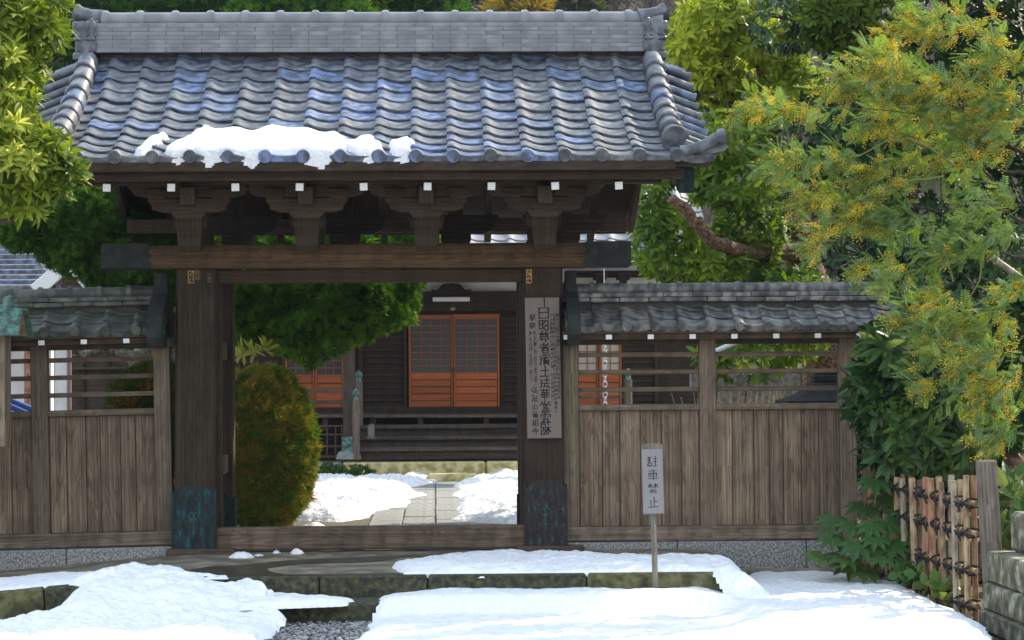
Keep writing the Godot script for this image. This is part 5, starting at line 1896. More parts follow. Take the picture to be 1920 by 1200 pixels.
	for dx in [2.86, 3.30]:
		for i in 12:
			b = MB.new()
			var q0 := Vector3(dx, 3.02 + i * .30 * sin(ang), -12.95 - i * .30 * cos(ang)) - o
			var q1 := Vector3(dx, 3.02 + (i + 1) * .30 * sin(ang), -12.95 - (i + 1) * .30 * cos(ang)) - o
			b.tube([q0, q0.lerp(q1, .1), q0.lerp(q1, .12), q1], [.095, .095, .085, .085], 12)
			put("descending_ridge_tile", b, M.ridge_0, g)
	b = MB.new()
	b.col = wood(.06, .3)
	b.box(Vector3(-.35, 2.86, -13.05) - o, Vector3(7.9, .12, .08), 0)
	put("eaves_board", b, M.beam_wood, g)
	# right-hand corner of the eaves
	# rain chain from the eaves
	var top := at(1133, 560, -13.1)
	var t := thing("rain_chain", "pale metal rain chain hanging before the hall's paper doors", "rain chain", Vector3(top.x, 0, -13.1))
	b = MB.new()
	b.tube([Vector3(0, 2.86, 0), Vector3(0, top.y, 0)], [.008, .008], 6)
	put("hanger", b, M.steel, t)
	var y := top.y
	var odd := 0
	while y > .25:
		b = MB.new()
		var ring := []
		var rad := []
		for j in 11:
			var a := TAU * j / 10.0
			var c := .028 * cos(a)
			ring.append(Vector3(c if odd % 2 == 0 else c * .3, y - .04 + .045 * sin(a), c * .3 if odd % 2 == 0 else c))
			rad.append(.006)
		b.tube(ring, rad, 6, false)
		put("link", b, M.steel, t)
		y -= .068
		odd += 1
	# small stake label beside the stairs
	var lp := at(696, 820, Z + 2.15)
	t = thing("marker_board", "tiny grey upright name board at the foot of the hall stairs", "sign", Vector3(lp.x, lp.y - .0, Z + 2.15))
	b = MB.new()
	b.col = wood(.20, -.2)
	b.extrude(PackedVector2Array([Vector2(-.045, .0), Vector2(.045, .0), Vector2(.045, .16), Vector2(.0, .185), Vector2(-.045, .16)]), .02, Transform3D.IDENTITY, false)
	b.box(Vector3(0, -.01, 0), Vector3(.12, .02, .06), 0)
	put("board", b, M.beam_wood, t)
	var im := board_image(40, 90, Color(.12, .11, .11), 1)
	write_column(im, "山相寺", 20, 4, 86, 22, 2.0, Color(.4, .38, .36, .8))
	printed("lettering", im, Vector3(0, .085, .012), Vector2(.06, .13), t)
# ---------------------------------------------------------------- the neighbours on the left
func build_left_side() -> void:
	var b: MB
	# tiled house beyond the left wing wall
	var g := thing("neighbour_house", "white walled house with lavender grey tiled roof behind the left wing wall", "house", Vector3(-7.0, 0, -9))
	var o := g.position
	var Z := -9.0
	b = MB.new()
	slab_px(b, -320, 560, 96, 800, Z - .6, .2, 0, .0, o)
	put("wall", b, M.plaster, g)
	b = MB.new()
	slab_px(b, 102, 640, 127, 800, Z + .3, .3, 1, .01, o)
	put("wall_end", b, M.plaster, g)
	b = MB.new()
	b.col = Color(.36, .25, .17)
	slab_px(b, 127, 640, 133, 800, Z + .32, .3, 1, .004, o)
	put("corner_board", b, M.orange_wood, g)
	b = MB.new()
	var d0 := at(54, 640, Z + .35)
	b.tube([d0 - o, Vector3(d0.x, -.2, d0.z) - o], [.055, .055], 12)
	put("downpipe", b, M.bamboo_1, g)
	b = MB.new()
	slab_px(b, 66, 640, 70, 800, Z + .3, .05, 1, .0, o)
	put("window_frame", b, M.steel, g)
	# roof courses, each stepped, with their turned-down right ends
	for k in 9:
		var v0 := 536.0 - k * 9.6
		var zc := Z + .5 - k * .23
		var a := at(-330, v0, zc)
		var e := at(101 - k * 6.2, v0, zc)
		b = MB.new()
		b.box(Vector3((a.x + e.x) * .5, e.y, zc - .16) - o, Vector3(e.x - a.x, .052, .36), 0, .008, Basis(Vector3.RIGHT, .10))
		b.box(Vector3(e.x - .02, e.y - .03, zc - .05) - o, Vector3(.09, .085, .20), 2, .01)
		put("roof_course", b, M["tile_%d" % [4, 6][k % 2]], g)
	b = MB.new()
	var ra := at(-330, 458, Z - 1.7)
	var re := at(52, 458, Z - 1.7)
	b.box(Vector3((ra.x + re.x) * .5, re.y + .03, Z - 1.75) - o, Vector3(re.x - ra.x, .14, .2), 0, .03)
	b.box(Vector3(re.x - .25, re.y + .12, Z - 1.75) - o, Vector3(.12, .1, .24), 0, .02)
	put("ridge", b, M.ridge_0, g)
	# the porch gable with white barge boards
	var ap := at(131, 490, Z + .7) - o
	var lf := at(66, 546, Z + .7) - o
	var rt := at(192, 560, Z + .7) - o
	for q in [lf, rt]:
		b = MB.new()
		b.col = Color(.75, .73, .66)
		b.bar(ap, q, .07, .16, .006, Vector3.UP)
		put("barge_board", b, M.white_paint, g)
	for k in 6:
		b = MB.new()
		b.col = Color(.13, .065, .03) * rr(.8, 1.2)
		var f := (k + .6) / 6.6
		b.box(Vector3(ap.x + .02 * k, lerpf(ap.y - .12, rt.y - .1, f), ap.z - .1), Vector3(lerpf(.08, .62, f), .058, .05), 0, .004)
		put("gable_plank", b, M.orange_wood, g)
	b = MB.new()
	b.extrude(PackedVector2Array([Vector2(ap.x, ap.y - .02), Vector2(lf.x + .05, lf.y - .05), Vector2(lf.x + .05, lf.y - .3), Vector2(rt.x, rt.y - .3), Vector2(rt.x - .05, rt.y - .02)]), .05, Transform3D(Basis.IDENTITY, Vector3(0, 0, ap.z - .20)))
	put("gable_wall", b, M.plaster, g)
	for s in 2:
		var q: Vector3 = lf if s == 0 else rt
		b = MB.new()
		var mid := (ap + q) * .5 + Vector3(0, .06, -.9)
		var f := (q - ap).normalized()
		b.box(mid, Vector3(ap.distance_to(q) + .1, .05, 1.7), 0, .004, Basis(f, Vector3(0, 0, 1).cross(f), Vector3(0, 0, 1)))
		put("porch_roof", b, M.ridge_1, g)
	# lower roof to the right of the gable
	g = thing("outbuilding", "low outbuilding with a pale tiled roof and dark board walls behind the left wing wall", "outbuilding", Vector3(-4.8, 0, -7))
	o = g.position
	Z = -7.0
	for k in 4:
		var v0 := 547.0 - k * 9.0
		var zc := Z + .3 - k * .24
		var a := at(186, v0, zc)
		var e := at(330, v0, zc)
		b = MB.new()
		b.box(Vector3((a.x + e.x) * .5, e.y, zc - .16) - o, Vector3(e.x - a.x, .03, .36), 0, .006, Basis(Vector3.RIGHT, .30))
		put("roof_course", b, M["ridge_%d" % (k % 2)], g)
	b = MB.new()
	b.col = wood(.05, .3)
	slab_px(b, 134, 560, 330, 664, Z - .4, .1, 0, .0, o)
	put("dark_upper_wall", b, M.beam_wood, g)
	for v in range(666, 800, 11):
		b = MB.new()
		b.col = wood(.07, .4)
		b.off = Vector2(rr(0, 1), rr(0, 1))
		slab_px(b, 134, v, 330, v + 10.5, Z - .25, .02, 0, .003, o)
		put("wall_board", b, M.plank_wood, g)
	for u in [157, 204, 262]:
		b = MB.new()
		b.col = wood(.05, .4)
		slab_px(b, u - 2, 645, u + 2, 800, Z - .22, .04, 1, .003, o)
		put("wall_batten", b, M.beam_wood, g)
	b = MB.new()
	b.col = wood(.11, .2)
	slab_px(b, 134, 689, 330, 692, Z - .20, .05, 0, .003, o)
	put("wall_rail", b, M.beam_wood, g)
	# the car: only its roof and rear window show over the planks
	var cp := at(24, 775, -3.6)
	g = thing("parked_car", "blue car parked behind the left wing wall", "car", Vector3(cp.x - .98, 0, -3.6))
	var side := func(q: Array) -> PackedVector2Array:
		var r := PackedVector2Array()
		for s in q: r.append(Vector2(s[0], s[1]))
		return r
	b = MB.new()
	b.extrude(side.call([[-2.0, .25], [2.05, .25], [2.1, .62], [1.95, .86], [1.0, .93], [-1.2, .95], [-1.95, .9], [-2.1, .6]]), 1.62, Transform3D.IDENTITY)
	put("body", b, M.car_paint, g)
	b = MB.new()
	b.extrude(side.call([[-1.6, .93], [1.15, .93], [.62, 1.19], [-1.2, 1.23]]), 1.40, Transform3D.IDENTITY)
	put("cabin_glass", b, M.car_glass, g)
	b = MB.new()
	var roof := []
	for q in [[-1.75, .97], [-1.45, 1.17], [-1.1, 1.27], [-.3, 1.285], [.4, 1.25], [.75, 1.18], [1.3, .94]]:
		roof.append(Vector3(q[0], q[1], 0))
	for k in roof.size() - 1:
		b.bar(roof[k], roof[k + 1], 1.46 if k in [1, 2, 3, 4] else .06, .05, .01)
		for s in [-1, 1]:
			b.bar(roof[k] + Vector3(0, 0, s * .70), roof[k + 1] + Vector3(0, 0, s * .70), .07, .05, .01)
	put("roof", b, M.car_paint, g)
	for x in [-1.35, 1.3]:
		for z in [-.75, .75]:
			b = MB.new()
			b.tube([Vector3(x, .30, z - .09), Vector3(x, .30, z + .09)], [.30, .30], 20)
			var w := put("wheel", b, M.rubber, g)
			b = MB.new()
			b.tube([Vector3(x, .30, z - .095), Vector3(x, .30, z + .095)], [.19, .19], 16)
			put("rim", b, M.steel, w)

# ---------------------------------------------------------------- behind the right wing wall
func build_right_garden() -> void:
	var b: MB
	var g := thing("block_wall", "low grey concrete block wall behind the right wing wall", "wall", Vector3(4.55, 0, -7.5))
	for r in 7:
		for k in 12:
			b = MB.new()
			b.box(Vector3(-1.6 + k * .40 + (r % 2) * .2, .10 + r * .20, 0), Vector3(.392, .192, .12), 0, .006)
			put("concrete_block", b, M.block_wall, g)
	for k in 4:
		b = MB.new()
		b.box(Vector3(-1.4 + k * 1.2, .76, .07), Vector3(.19, 1.5, .10), 1, .006)
		put("pier", b, M.block_wall, g)
	# a stone lantern with a broad dark roof
	var c := at(1552, 735, -2.2)
	g = thing("stone_lantern", "dark stone lantern with a broad roof behind the wing wall", "lantern", Vector3(c.x, 0, -2.2))
	b = MB.new()
	b.lathe([Vector2(.0, .0), Vector2(.24, .0), Vector2(.24, .1), Vector2(.12, .16), Vector2(.09, .5), Vector2(.10, .75), Vector2(.22, .84), Vector2(.22, .92), Vector2(.0, .92)], Transform3D.IDENTITY, 12)
	put("pedestal", b, M.wall_stone, g)
	b = MB.new()
	b.box(Vector3(0, 1.01, 0), Vector3(.24, .18, .24), 1, .02)
	put("fire_box", b, M.bark_dark, g)
	b = MB.new()
	for s in 4:
		var a := Basis(Vector3.UP, s * PI / 2)
		for k in 4:
			var q := [[.40, 1.10], [.33, 1.125], [.24, 1.165], [.15, 1.235], [.12, 1.26]]
			b.quad(a * Vector3(-q[k][0], q[k][1], q[k][0]), a * Vector3(q[k][0], q[k][1], q[k][0]), a * Vector3(q[k + 1][0], q[k + 1][1], q[k + 1][0]), a * Vector3(-q[k + 1][0], q[k + 1][1], q[k + 1][0]), a * Vector3(0, .7, .7))
		b.quad(a * Vector3(-.40, 1.06, .40), a * Vector3(.40, 1.06, .40), a * Vector3(.40, 1.10, .40), a * Vector3(-.40, 1.10, .40), a * Vector3.BACK)
	b.box(Vector3(0, 1.07, 0), Vector3(.78, .02, .78), 0, .0)
	put("lantern_roof", b, M.dark_copper, g)
	b = MB.new()
	b.box(Vector3(0, 1.29, 0), Vector3(.26, .07, .26), 1, .015)
	b.box(Vector3(0, 1.34, 0), Vector3(.22, .04, .22), 1, .015)
	put("finial", b, M.dark_copper, g)
	# dry reeds
	var xf := []
	var co := []
	b = MB.new()
	b.tube([Vector3(0, 0, 0), Vector3(.015, .5, .01), Vector3(.05, 1.0, .02)], [.005, .004, .0015], 5, false)
	var reed := b.mesh()
	for k in 420:
		xf.append(Transform3D(Basis(Vector3(rr(-1, 1), 0, rr(-1, 1)).normalized(), rr(.0, .42)).scaled(Vector3.ONE * rr(.85, 1.25)), Vector3(rr(2.45, 3.7), .0, rr(-3.6, -2.9))))
		var s := rr(.6, 1.1)
		co.append(Color(.44 * s, .34 * s, .18 * s))
	tag(many("dry_reeds", reed, M.twigs, xf, co), "dry straw coloured reed stalks behind the right wing wall", "reeds", "", "stuff")
	# a white pipe prop leaning there
	g = thing("garden_prop", "pale round pole leaning behind the right wing wall's open bay", "pole", at(1335, 650, -3.0))
	b = MB.new()
	b.tube([at(1322, 667, -3.0) - g.position, at(1430, 620, -3.0) - g.position], [.022, .022], 10)
	b.tube([at(1322, 667, -3.0) - g.position, Vector3(at(1322, 664, -3.0).x, 0, -3.0) - g.position], [.022, .022], 10)
	put("pole", b, M.lamp_white, g)
	g = thing("bamboo_prop", "weathered bamboo prop pole slanting under the yellow mimosa", "pole", at(1890, 510, .8))
	b = MB.new()
	b.tube([at(1860, 483, .8) - g.position, at(1925, 530, .8) - g.position, at(2030, 606, .8) - g.position], [.026, .027, .028], 10)
	put("pole", b, M.bamboo_2, g)

# ---------------------------------------------------------------- trees
func build_trees() -> void:
	var t: Node3D
	var b: MB
	var leaf5 := leaf_mesh(.098, .025, .18, .25, 5)
	# evergreen at the left edge, before the gate
	t = thing("evergreen_tree", "yellow green broadleaf evergreen before the gate's left eaves", "tree", Vector3(-4.1, -.2, 2.4))
	b = MB.new()
	limb(b, [Vector3(0, 0, 0), Vector3(.05, 1.5, 0), Vector3(.1, 2.8, .0), Vector3(.25, 3.6, .1), Vector3(.45, 4.5, .1)], .13, .04)
	for q in [[[-10, 420], [50, 400], [110, 385]], [[-20, 330], [60, 320], [140, 310]], [[-20, 250], [60, 262], [130, 262]], [[-20, 140], [60, 130], [120, 110]], [[-10, 60], [60, 50], [110, 20]], [[-20, 380], [40, 350], [90, 330]]]:
		limb(b, px_path(q, 2.4, t), .025, .006, .01, 6)
	put("trunk", b, M.bark_dark, t)
	var bl := [[20, 30, 75, 40, 2.4, .35], [90, 52, 38, 40, 2.3, .25], [25, 115, 45, 45, 2.4, .4], [60, 125, 22, 24, 2.3, .2], [20, 180, 45, 40, 2.4, .3], [20, 240, 55, 30, 2.4, .35], [90, 272, 45, 22, 2.4, .3], [50, 305, 75, 35, 2.5, .35], [110, 322, 52, 22, 2.4, .25], [30, 360, 60, 30, 2.4, .3], [100, 352, 40, 18, 2.4, .2], [50, 385, 45, 16, 2.4, .25], [110, 4, 22, 14, 2.4, .15]]
	leafage(t, bl, 4700, 8, leaf5, M.leaf_yellow_green, Color(.08, .14, .012), Color(.26, .33, .03), 300, .10, .3, .7)
	# big cloud-pruned cypress inside the gate
	var tuft := tuft_mesh(26, .045, .006, .75)
	t = thing("cypress_tree", "cloud pruned green cypress hanging into the gateway", "tree", Vector3(-2.2, 0, -4.6))
	b = MB.new()
	limb(b, [Vector3(0, 0, 0), Vector3(.1, 1.0, 0), Vector3(-.1, 1.9, .1), Vector3(.2, 2.9, 0), Vector3(.1, 4.0, 0)], .16, .05)
	limb(b, [Vector3(0, 1.8, 0), Vector3(.9, 2.3, .2), Vector3(1.7, 2.2, .3)], .08, .03)
	limb(b, [Vector3(0, 2.0, 0), Vector3(-.6, 2.4, .2), Vector3(-1.0, 2.7, .2)], .08, .03)
	put("trunk", b, M.bark_dark, t)
	var pads := [[500, 570, 70, 60, -4.2, .5], [600, 580, 95, 62, -4.2, .6], [680, 560, 75, 58, -4.0, .6], [728, 545, 36, 52, -4.1, .4], [560, 480, 120, 55, -4.6, .6], [680, 470, 95, 50, -4.6, .6], [590, 622, 75, 34, -4.0, .5], [765, 470, 50, 34, -4.8, .4], [610, 430, 135, 55, -5.0, .7]]
	tufts(t, clumps(pads, 26, .17), 26000, tuft, M.leaf_cypress, Color(.018, .07, .010), Color(.14, .30, .022), .12, .14, .06)
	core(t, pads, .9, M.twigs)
	t = thing("cypress_tree", "dark green cypress pads left of the gate behind the wing wall", "tree", Vector3(-2.28, 0, -3.2))
	b = MB.new()
	limb(b, [Vector3(0, 0, 0), Vector3(.1, 1.2, 0), Vector3(-.1, 2.2, .0), Vector3(-.1, 3.2, 0)], .13, .04)
	limb(b, px_path([[290, 560], [270, 530], [235, 500]], -3.1, t), .07, .04)
	put("trunk", b, M.bark_dark, t)
	pads = [[110, 420, 95, 62, -3.2, .5], [190, 450, 75, 62, -3.2, .45], [60, 400, 60, 50, -3.3, .4], [200, 390, 60, 45, -3.3, .4], [150, 370, 90, 40, -3.4, .4], [225, 500, 48, 26, -3.1, .3], [285, 520, 40, 36, -3.0, .3], [310, 470, 50, 40, -3.2, .3]]
	tufts(t, clumps(pads, 24, .17), 17000, tuft, M.leaf_cypress, Color(.016, .06, .009), Color(.11, .25, .020), .12, .14, .06)
	core(t, pads, .9, M.twigs)
	# tall cypresses whose tops show over the ridge
	var big := tuft_mesh(26, .10, .013, .75)
	var k := 0
	for q in [[160, 470, -24.0, "leftmost tall cypress whose top shows above the gate ridge"], [400, 480, -25.0, "second tall cypress from the left above the gate ridge"], [590, 440, -23.0, "third tall cypress above the gate ridge, brightest green"], [745, 450, -24.5, "rightmost tall cypress above the gate ridge"]]:
		var c := at(q[0], 400, q[2])
		t = thing("tall_cypress", q[3], "tree", Vector3(c.x, 0, q[2]), "tall cypresses behind the gate roof")
		b = MB.new()
		limb(b, [Vector3.ZERO, Vector3(.1, 3, 0), Vector3(0, 6, 0), Vector3(.1, 8, 0)], .25, .06)
		put("trunk", b, M.bark_dark, t)
		pads = [[q[0], 20, 95, 90, q[2], .9], [q[0] - 50, 70, 85, 90, q[2], .9], [q[0] + 45, 80, 85, 90, q[2], .9], [q[0], 240, 130, 150, q[2], 1.2], [q[0], 420, 120, 120, q[2], 1.1]]
		tufts(t, clumps(pads, 30, .42), 11000, big, M.leaf_cypress, Color(.016, .06, .008), Color(.14, .30, .018) if k == 2 else Color(.07, .18, .014), .3, .12, .06)
		core(t, pads, .9, M.twigs)
		k += 1
	# clipped bushes
	var clip := tuft_mesh(20, .045, .006, .8)
	t = thing("clipped_bush", "egg shaped clipped bush turning orange beside the inner gate post", "bush", Vector3(at(498, 985, -2.9).x, 0, -2.9))
	pads = [[495, 842, 95, 150, -2.9, .45]]
	tufts(t, whole(pads), 12000, clip, M.leaf_cypress, Color(.045, .11, .012), Color(.19, .28, .025), .16, .07, .07, Color(.46, .29, .04), .40)
	core(t, pads, .92, M.twigs)
	t = thing("clipped_bush", "clipped bush with brown tips seen through the left wing wall", "bush", Vector3(at(280, 800, -1.6).x, 0, -1.6))
	pads = [[285, 790, 78, 105, -1.6, .45]]
	tufts(t, whole(pads), 7500, clip, M.leaf_cypress, Color(.025, .06, .010), Color(.08, .12, .018), .22, .05, .05, Color(.30, .13, .02), .25)
	core(t, pads, .92, M.twigs)
	# pale plum limb behind the left wing wall
	t = thing("plum_tree", "old pale barked plum tree behind the left wing wall", "tree", Vector3(at(275, 700, -1.9).x, 0, -2.3))
	b = MB.new()
	limb(b, [Vector3(0, 0, 0), Vector3(.02, .6, 0), at(272, 690, -2.3) - t.position, at(276, 640, -2.3) - t.position, at(285, 590, -2.3) - t.position], .11, .075, .012)
	limb(b, px_path([[262, 690], [235, 664], [205, 652], [180, 655], [162, 664], [148, 652]], -2.2, t), .055, .035, .012)
	limb(b, px_path([[182, 655], [178, 640], [190, 620]], -2.2, t), .035, .02, .012)
	put("trunk", b, M.bark_pale, t)
	# little sprig at the doorway
	t = thing("broadleaf_sprig", "small yellow green leafy sprig at the gateway's left side", "shrub", Vector3(at(452, 700, -1.3).x, 0, -2.2))
	b = MB.new()
	limb(b, [at(426, 985, -2.1) - t.position, at(426, 800, -2.1) - t.position, at(432, 690, -2.0) - t.position, at(480, 662, -2.0) - t.position], .009, .005, .002, 6)
	put("stem", b, M.bark_pale, t)
	leafage(t, [[490, 662, 18, 10, -2.0, .06], [462, 662, 14, 9, -2.0, .05]], 40, 8, leaf_mesh(.115, .03, .2, .25, 5), M.leaf_yellow_green, Color(.11, .17, .02), Color(.30, .33, .05), 40, .0)
	# yellow-green tree behind the right wing
	t = thing("broadleaf_tree", "large yellow green broadleaf tree with red brown limbs right of the gate", "tree", Vector3(at(1520, 760, -5.5).x, 0, -5.5))
	b = MB.new()
	limb(b, [Vector3(.05, -.1, 0), at(1545, 720, -5.5) - t.position, at(1530, 600, -5.5) - t.position, at(1500, 480, -5.5) - t.position, at(1470, 420, -5.5) - t.position], .26, .16, .03, 12)
	for q in [[[1500, 470, -5.2], [1420, 475, -4.9], [1345, 455, -4.4], [1300, 410, -4.3], [1258, 372, -4.3]], [[1470, 420], [1480, 330], [1450, 220], [1430, 150], [1405, 60]], [[1450, 240], [1400, 170], [1360, 110], [1330, 40]], [[1455, 260], [1400, 230], [1340, 190], [1290, 170]], [[1500, 460], [1560, 400], [1600, 320]], [[1445, 180], [1470, 110], [1490, 40]], [[1262, 385], [1235, 400], [1215, 420]], [[1380, 200], [1350, 140], [1310, 110]], [[1540, 640], [1470, 610], [1420, 640]]]:
		limb(b, px_path(q, -5.3, t), .085 if q.size() > 4 else .05, .05 if q[0].size() > 2 else .022, .02, 8)
	put("trunk", b, M.bark_red, t)
	var leaf4 := leaf_mesh(.115, .038, .2, .22)
	bl = [[1290, 100, 55, 75, -5.3, .5], [1350, 40, 85, 60, -5.3, .6], [1420, 70, 75, 60, -5.3, .6], [1330, 150, 70, 40, -5.3, .5], [1400, 200, 60, 40, -5.4, .4], [1270, 180, 35, 40, -5.3, .3], [1480, 160, 60, 60, -5.5, .5], [1350, 270, 90, 55, -5.0, .6], [1300, 330, 70, 40, -5.2, .4], [1390, 350, 85, 60, -5.0, .6], [1260, 440, 60, 45, -5.0, .45], [1340, 500, 90, 40, -5.0, .5], [1430, 540, 80, 50, -5.2, .5], [1230, 480, 45, 40, -5.0, .4], [1222, 415, 42, 50, -5.0, .4], [1225, 350, 30, 35, -5.0, .3], [1310, 450, 50, 25, -5.3, .3], [1410, 440, 70, 55, -5.2, .5], [1260, 300, 40, 40, -5.2, .3], [1480, 620, 90, 50, -4.6, .5], [1390, 670, 80, 40, -4.6, .5], [1500, 560, 70, 60, -5.0, .5], [1290, 500, 50, 30, -4.9, .3]]
	leafage(t, bl.slice(0, 7), 5200, 7, leaf4, M.leaf_yellow_green, Color(.14, .22, .015), Color(.44, .50, .04), 0, .25, .3, .4)
	leafage(t, bl.slice(7), 8500, 7, leaf4, M.leaf_yellow_green, Color(.055, .14, .014), Color(.25, .36, .035), 120, .3, .3, .4)
	# dark glossy camphor behind the mimosa
	t = thing("dark_evergreen", "tall dark glossy evergreen tree behind the yellow mimosa", "tree", Vector3(at(1720, 760, -3.4).x, 0, -3.4))
	b = MB.new()
	limb(b, [Vector3(0, 0, 0), Vector3(.1, 1.2, 0), Vector3(-.1, 2.4, 0), Vector3(.1, 4.2, 0)], .2, .06)
	for q in [[[1700, 330], [1620, 250], [1560, 240]], [[1700, 200], [1600, 100], [1500, 70]], [[1700, 300], [1800, 200], [1880, 160]]]:
		limb(b, px_path(q, -3.3, t), .07, .02, .02, 8)
	put("trunk", b, M.bark_dark, t)
	bl = [[1500, 40, 90, 55, -3.4, .6], [1580, 50, 80, 60, -3.4, .6], [1560, 250, 95, 90, -3.5, .6], [1620, 330, 90, 80, -3.5, .6], [1520, 330, 60, 70, -3.6, .4], [1700, 110, 120, 100, -3.8, .7], [1850, 90, 110, 110, -3.8, .7], [1760, 280, 130, 110, -3.8, .7], [1880, 300, 90, 130, -3.8, .6], [1620, 480, 90, 70, -3.3, .5], [1740, 470, 110, 90, -3.6, .6], [1870, 520, 100, 120, -3.4, .6], [1620, 150, 80, 60, -3.8, .5], [1700, -150, 260, 140, -3.0, 1.2], [1950, -120, 260, 160, -2.6, 1.2], [2150, 100, 220, 220, -2.4, 1.2], [2050, -380, 300, 110, -3.0, 1.2]]
	leafage(t, bl, 34000, 6, leaf_mesh(.098, .036, .15, .2), M.leaf_dark, Color(.010, .034, .012), Color(.045, .10, .020), 0, .3, .3, .3)
	leafage(t, [[1560, 30, 90, 40, -2.9, .3], [1640, 25, 60, 40, -2.9, .3], [1540, 60, 50, 25, -2.9, .2], [1640, 90, 60, 30, -2.9, .3], [1590, 75, 50, 20, -2.9, .2]], 1500, 6, leaf_mesh(.095, .036, .15, .2), M.leaf_yellow_green, Color(.05, .11, .012), Color(.17, .24, .025), 0, .2, .3, .6)
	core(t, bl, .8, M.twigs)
	# dark undergrowth behind the shrubs at the right edge
	t = thing("undergrowth_shrub", "deep green evergreen thicket behind the bamboo fence", "shrub", Vector3(at(1780, 900, -.6).x, -.2, -.6))
	b = MB.new()
	for q in [[[1780, 1000], [1770, 850], [1740, 700]], [[1800, 1000], [1830, 820], [1860, 680]], [[1760, 1000], [1700, 880], [1650, 780]]]:
		limb(b, px_path(q, -.6, t), .04, .012, .01, 7)
	put("trunk", b, M.bark_dark, t)
	bl = [[1680, 600, 90, 70, -.9, .4], [1790, 620, 110, 90, -.9, .5], [1890, 700, 70, 110, -.9, .4], [1760, 780, 120, 90, -.7, .5], [1680, 850, 80, 70, -.5, .4], [1830, 880, 100, 70, -.5, .4], [1690, 930, 60, 50, -.3, .3], [1895, 620, 55, 110, .5, .2], [1900, 770, 45, 60, .6, .2]]
	leafage(t, bl, 7000, 6, leaf_mesh(.12, .042, .2, .2), M.leaf_glossy, Color(.008, .028, .008), Color(.04, .09, .016), 0, .3, .3, .3)
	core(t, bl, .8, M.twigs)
	# great trunk at the right edge
	t = thing("thick_tree", "thick brown tree trunk behind the fence post at the right edge", "tree", Vector3(at(1900, 960, .6).x, -.2, .6))
	b = MB.new()
	limb(b, [Vector3(0, -.1, 0), at(1898, 900, .6) - t.position, at(1905, 800, .1) - t.position, at(1935, 640, -.3) - t.position, at(1960, 420, -.4) - t.position], .17, .12, .01, 12)
	put("trunk", b, M.bark_red, t)
	# glossy long-leaved shrub over the wing wall's end
	t = thing("loquat_shrub", "glossy dark green shrub with long leaves at the wing wall's right end", "shrub", Vector3(at(1740, 950, .7).x, -.2, .7))
	b = MB.new()
	for q in [[[1738, 960], [1720, 860], [1700, 780], [1660, 700]], [[1738, 940], [1760, 850], [1790, 770]], [[1730, 900], [1690, 850], [1640, 800]], [[1700, 780], [1650, 760], [1610, 700]], [[1720, 850], [1800, 870], [1840, 850]], [[1690, 760], [1720, 700], [1730, 640]]]:
		limb(b, px_path(q, .8, t), .022, .007, .006, 7)
	put("trunk", b, M.bark_red, t)
	bl = [[1665, 655, 52, 42, .9, .25], [1632, 715, 30, 46, .9, .2], [1700, 700, 70, 60, .9, .3], [1675, 770, 58, 56, .95, .3], [1750, 760, 75, 70, .9, .3], [1705, 822, 70, 44, 1.0, .3], [1800, 845, 60, 42, 1.0, .3], [1672, 840, 36, 34, .9, .2], [1745, 855, 50, 30, 1.05, .25], [1640, 640, 26, 20, .9, .15]]
	leafage(t, bl, 1500, 7, leaf_mesh(.19, .048, .30, .25, 5), M.leaf_glossy, Color(.010, .036, .012), Color(.055, .12, .026), 300, .42, .25, .35)
	leafage(t, bl, 1500, 6, leaf_mesh(.11, .04, .2, .2), M.leaf_glossy, Color(.015, .05, .010), Color(.11, .20, .03), 0, .3, .25, .35)
	# fatsia: palmate leaves on long stalks
	t = thing("fatsia_plant", "fatsia with broad hand shaped leaves before the bamboo fence", "plant", Vector3(at(1640, 1075, 1.0).x, -.22, 1.0))
	var hand := MB.new()
	for j in 8:
		var a := lerpf(-2.3, 2.3, j / 7.0)
		var l := .155 * (1.0 - .22 * absf(a) / 2.3)
		var f := Vector3(sin(a), 0, cos(a))
		var s := Vector3(cos(a), 0, -sin(a))
		var w := .027
		var p := [Vector3.ZERO, f * l * .45 + s * w + Vector3(0, .0, 0), f * l * .75 + s * w * .8 - Vector3(0, .012, 0), f * l - Vector3(0, .035, 0), f * l * .75 - s * w * .8 - Vector3(0, .012, 0), f * l * .45 - s * w, f * l * .5 - Vector3(0, .006, 0)]
		for q in [[0, 1, 6], [1, 2, 6], [2, 3, 6], [3, 4, 6], [4, 5, 6], [5, 0, 6]]:
			hand.flat(p[q[0]], p[q[1]], p[q[2]], Vector3.UP)
	var hm := hand.mesh()
	var tints := []
	for j in 4:
		var m: StandardMaterial3D = M.leaf_glossy.duplicate()
		m.vertex_color_use_as_albedo = false
		m.albedo_color = Color(.012, .05, .014).lerp(Color(.035, .095, .022), j / 3.0).linear_to_srgb()
		tints.append(m)
	var root := Vector3(0, .1, 0)
	for q in [[1642, 900, 1.1], [1690, 905, 1.0], [1600, 985, 1.3], [1560, 1010, 1.4], [1640, 1010, 1.5], [1700, 955, 1.2], [1745, 985, 1.2], [1585, 1045, 1.5], [1655, 1045, 1.6], [1540, 1040, 1.4], [1700, 1010, 1.4], [1620, 950, 1.1], [1665, 980, 1.3], [1610, 1020, 1.5], [1730, 940, 1.1], [1690, 1050, 1.6], [1760, 1020, 1.4], [1560, 975, 1.2], [1620, 1070, 1.5], [1715, 985, 1.35], [1655, 930, 1.0], [1580, 1010, 1.2], [1635, 985, 1.4], [1675, 1025, 1.5], [1740, 1050, 1.5], [1600, 1060, 1.3]]:
		var c := at(q[0], q[1], q[2]) - t.position
		b = MB.new()
		var midp := root.lerp(c, .5) + Vector3(0, .10, 0)
		b.tube([root + Vector3(rr(-.05, .05), 0, rr(-.05, .05)), midp, c], [.006, .005, .004], 5)
		put("stalk", b, M.stem, t)
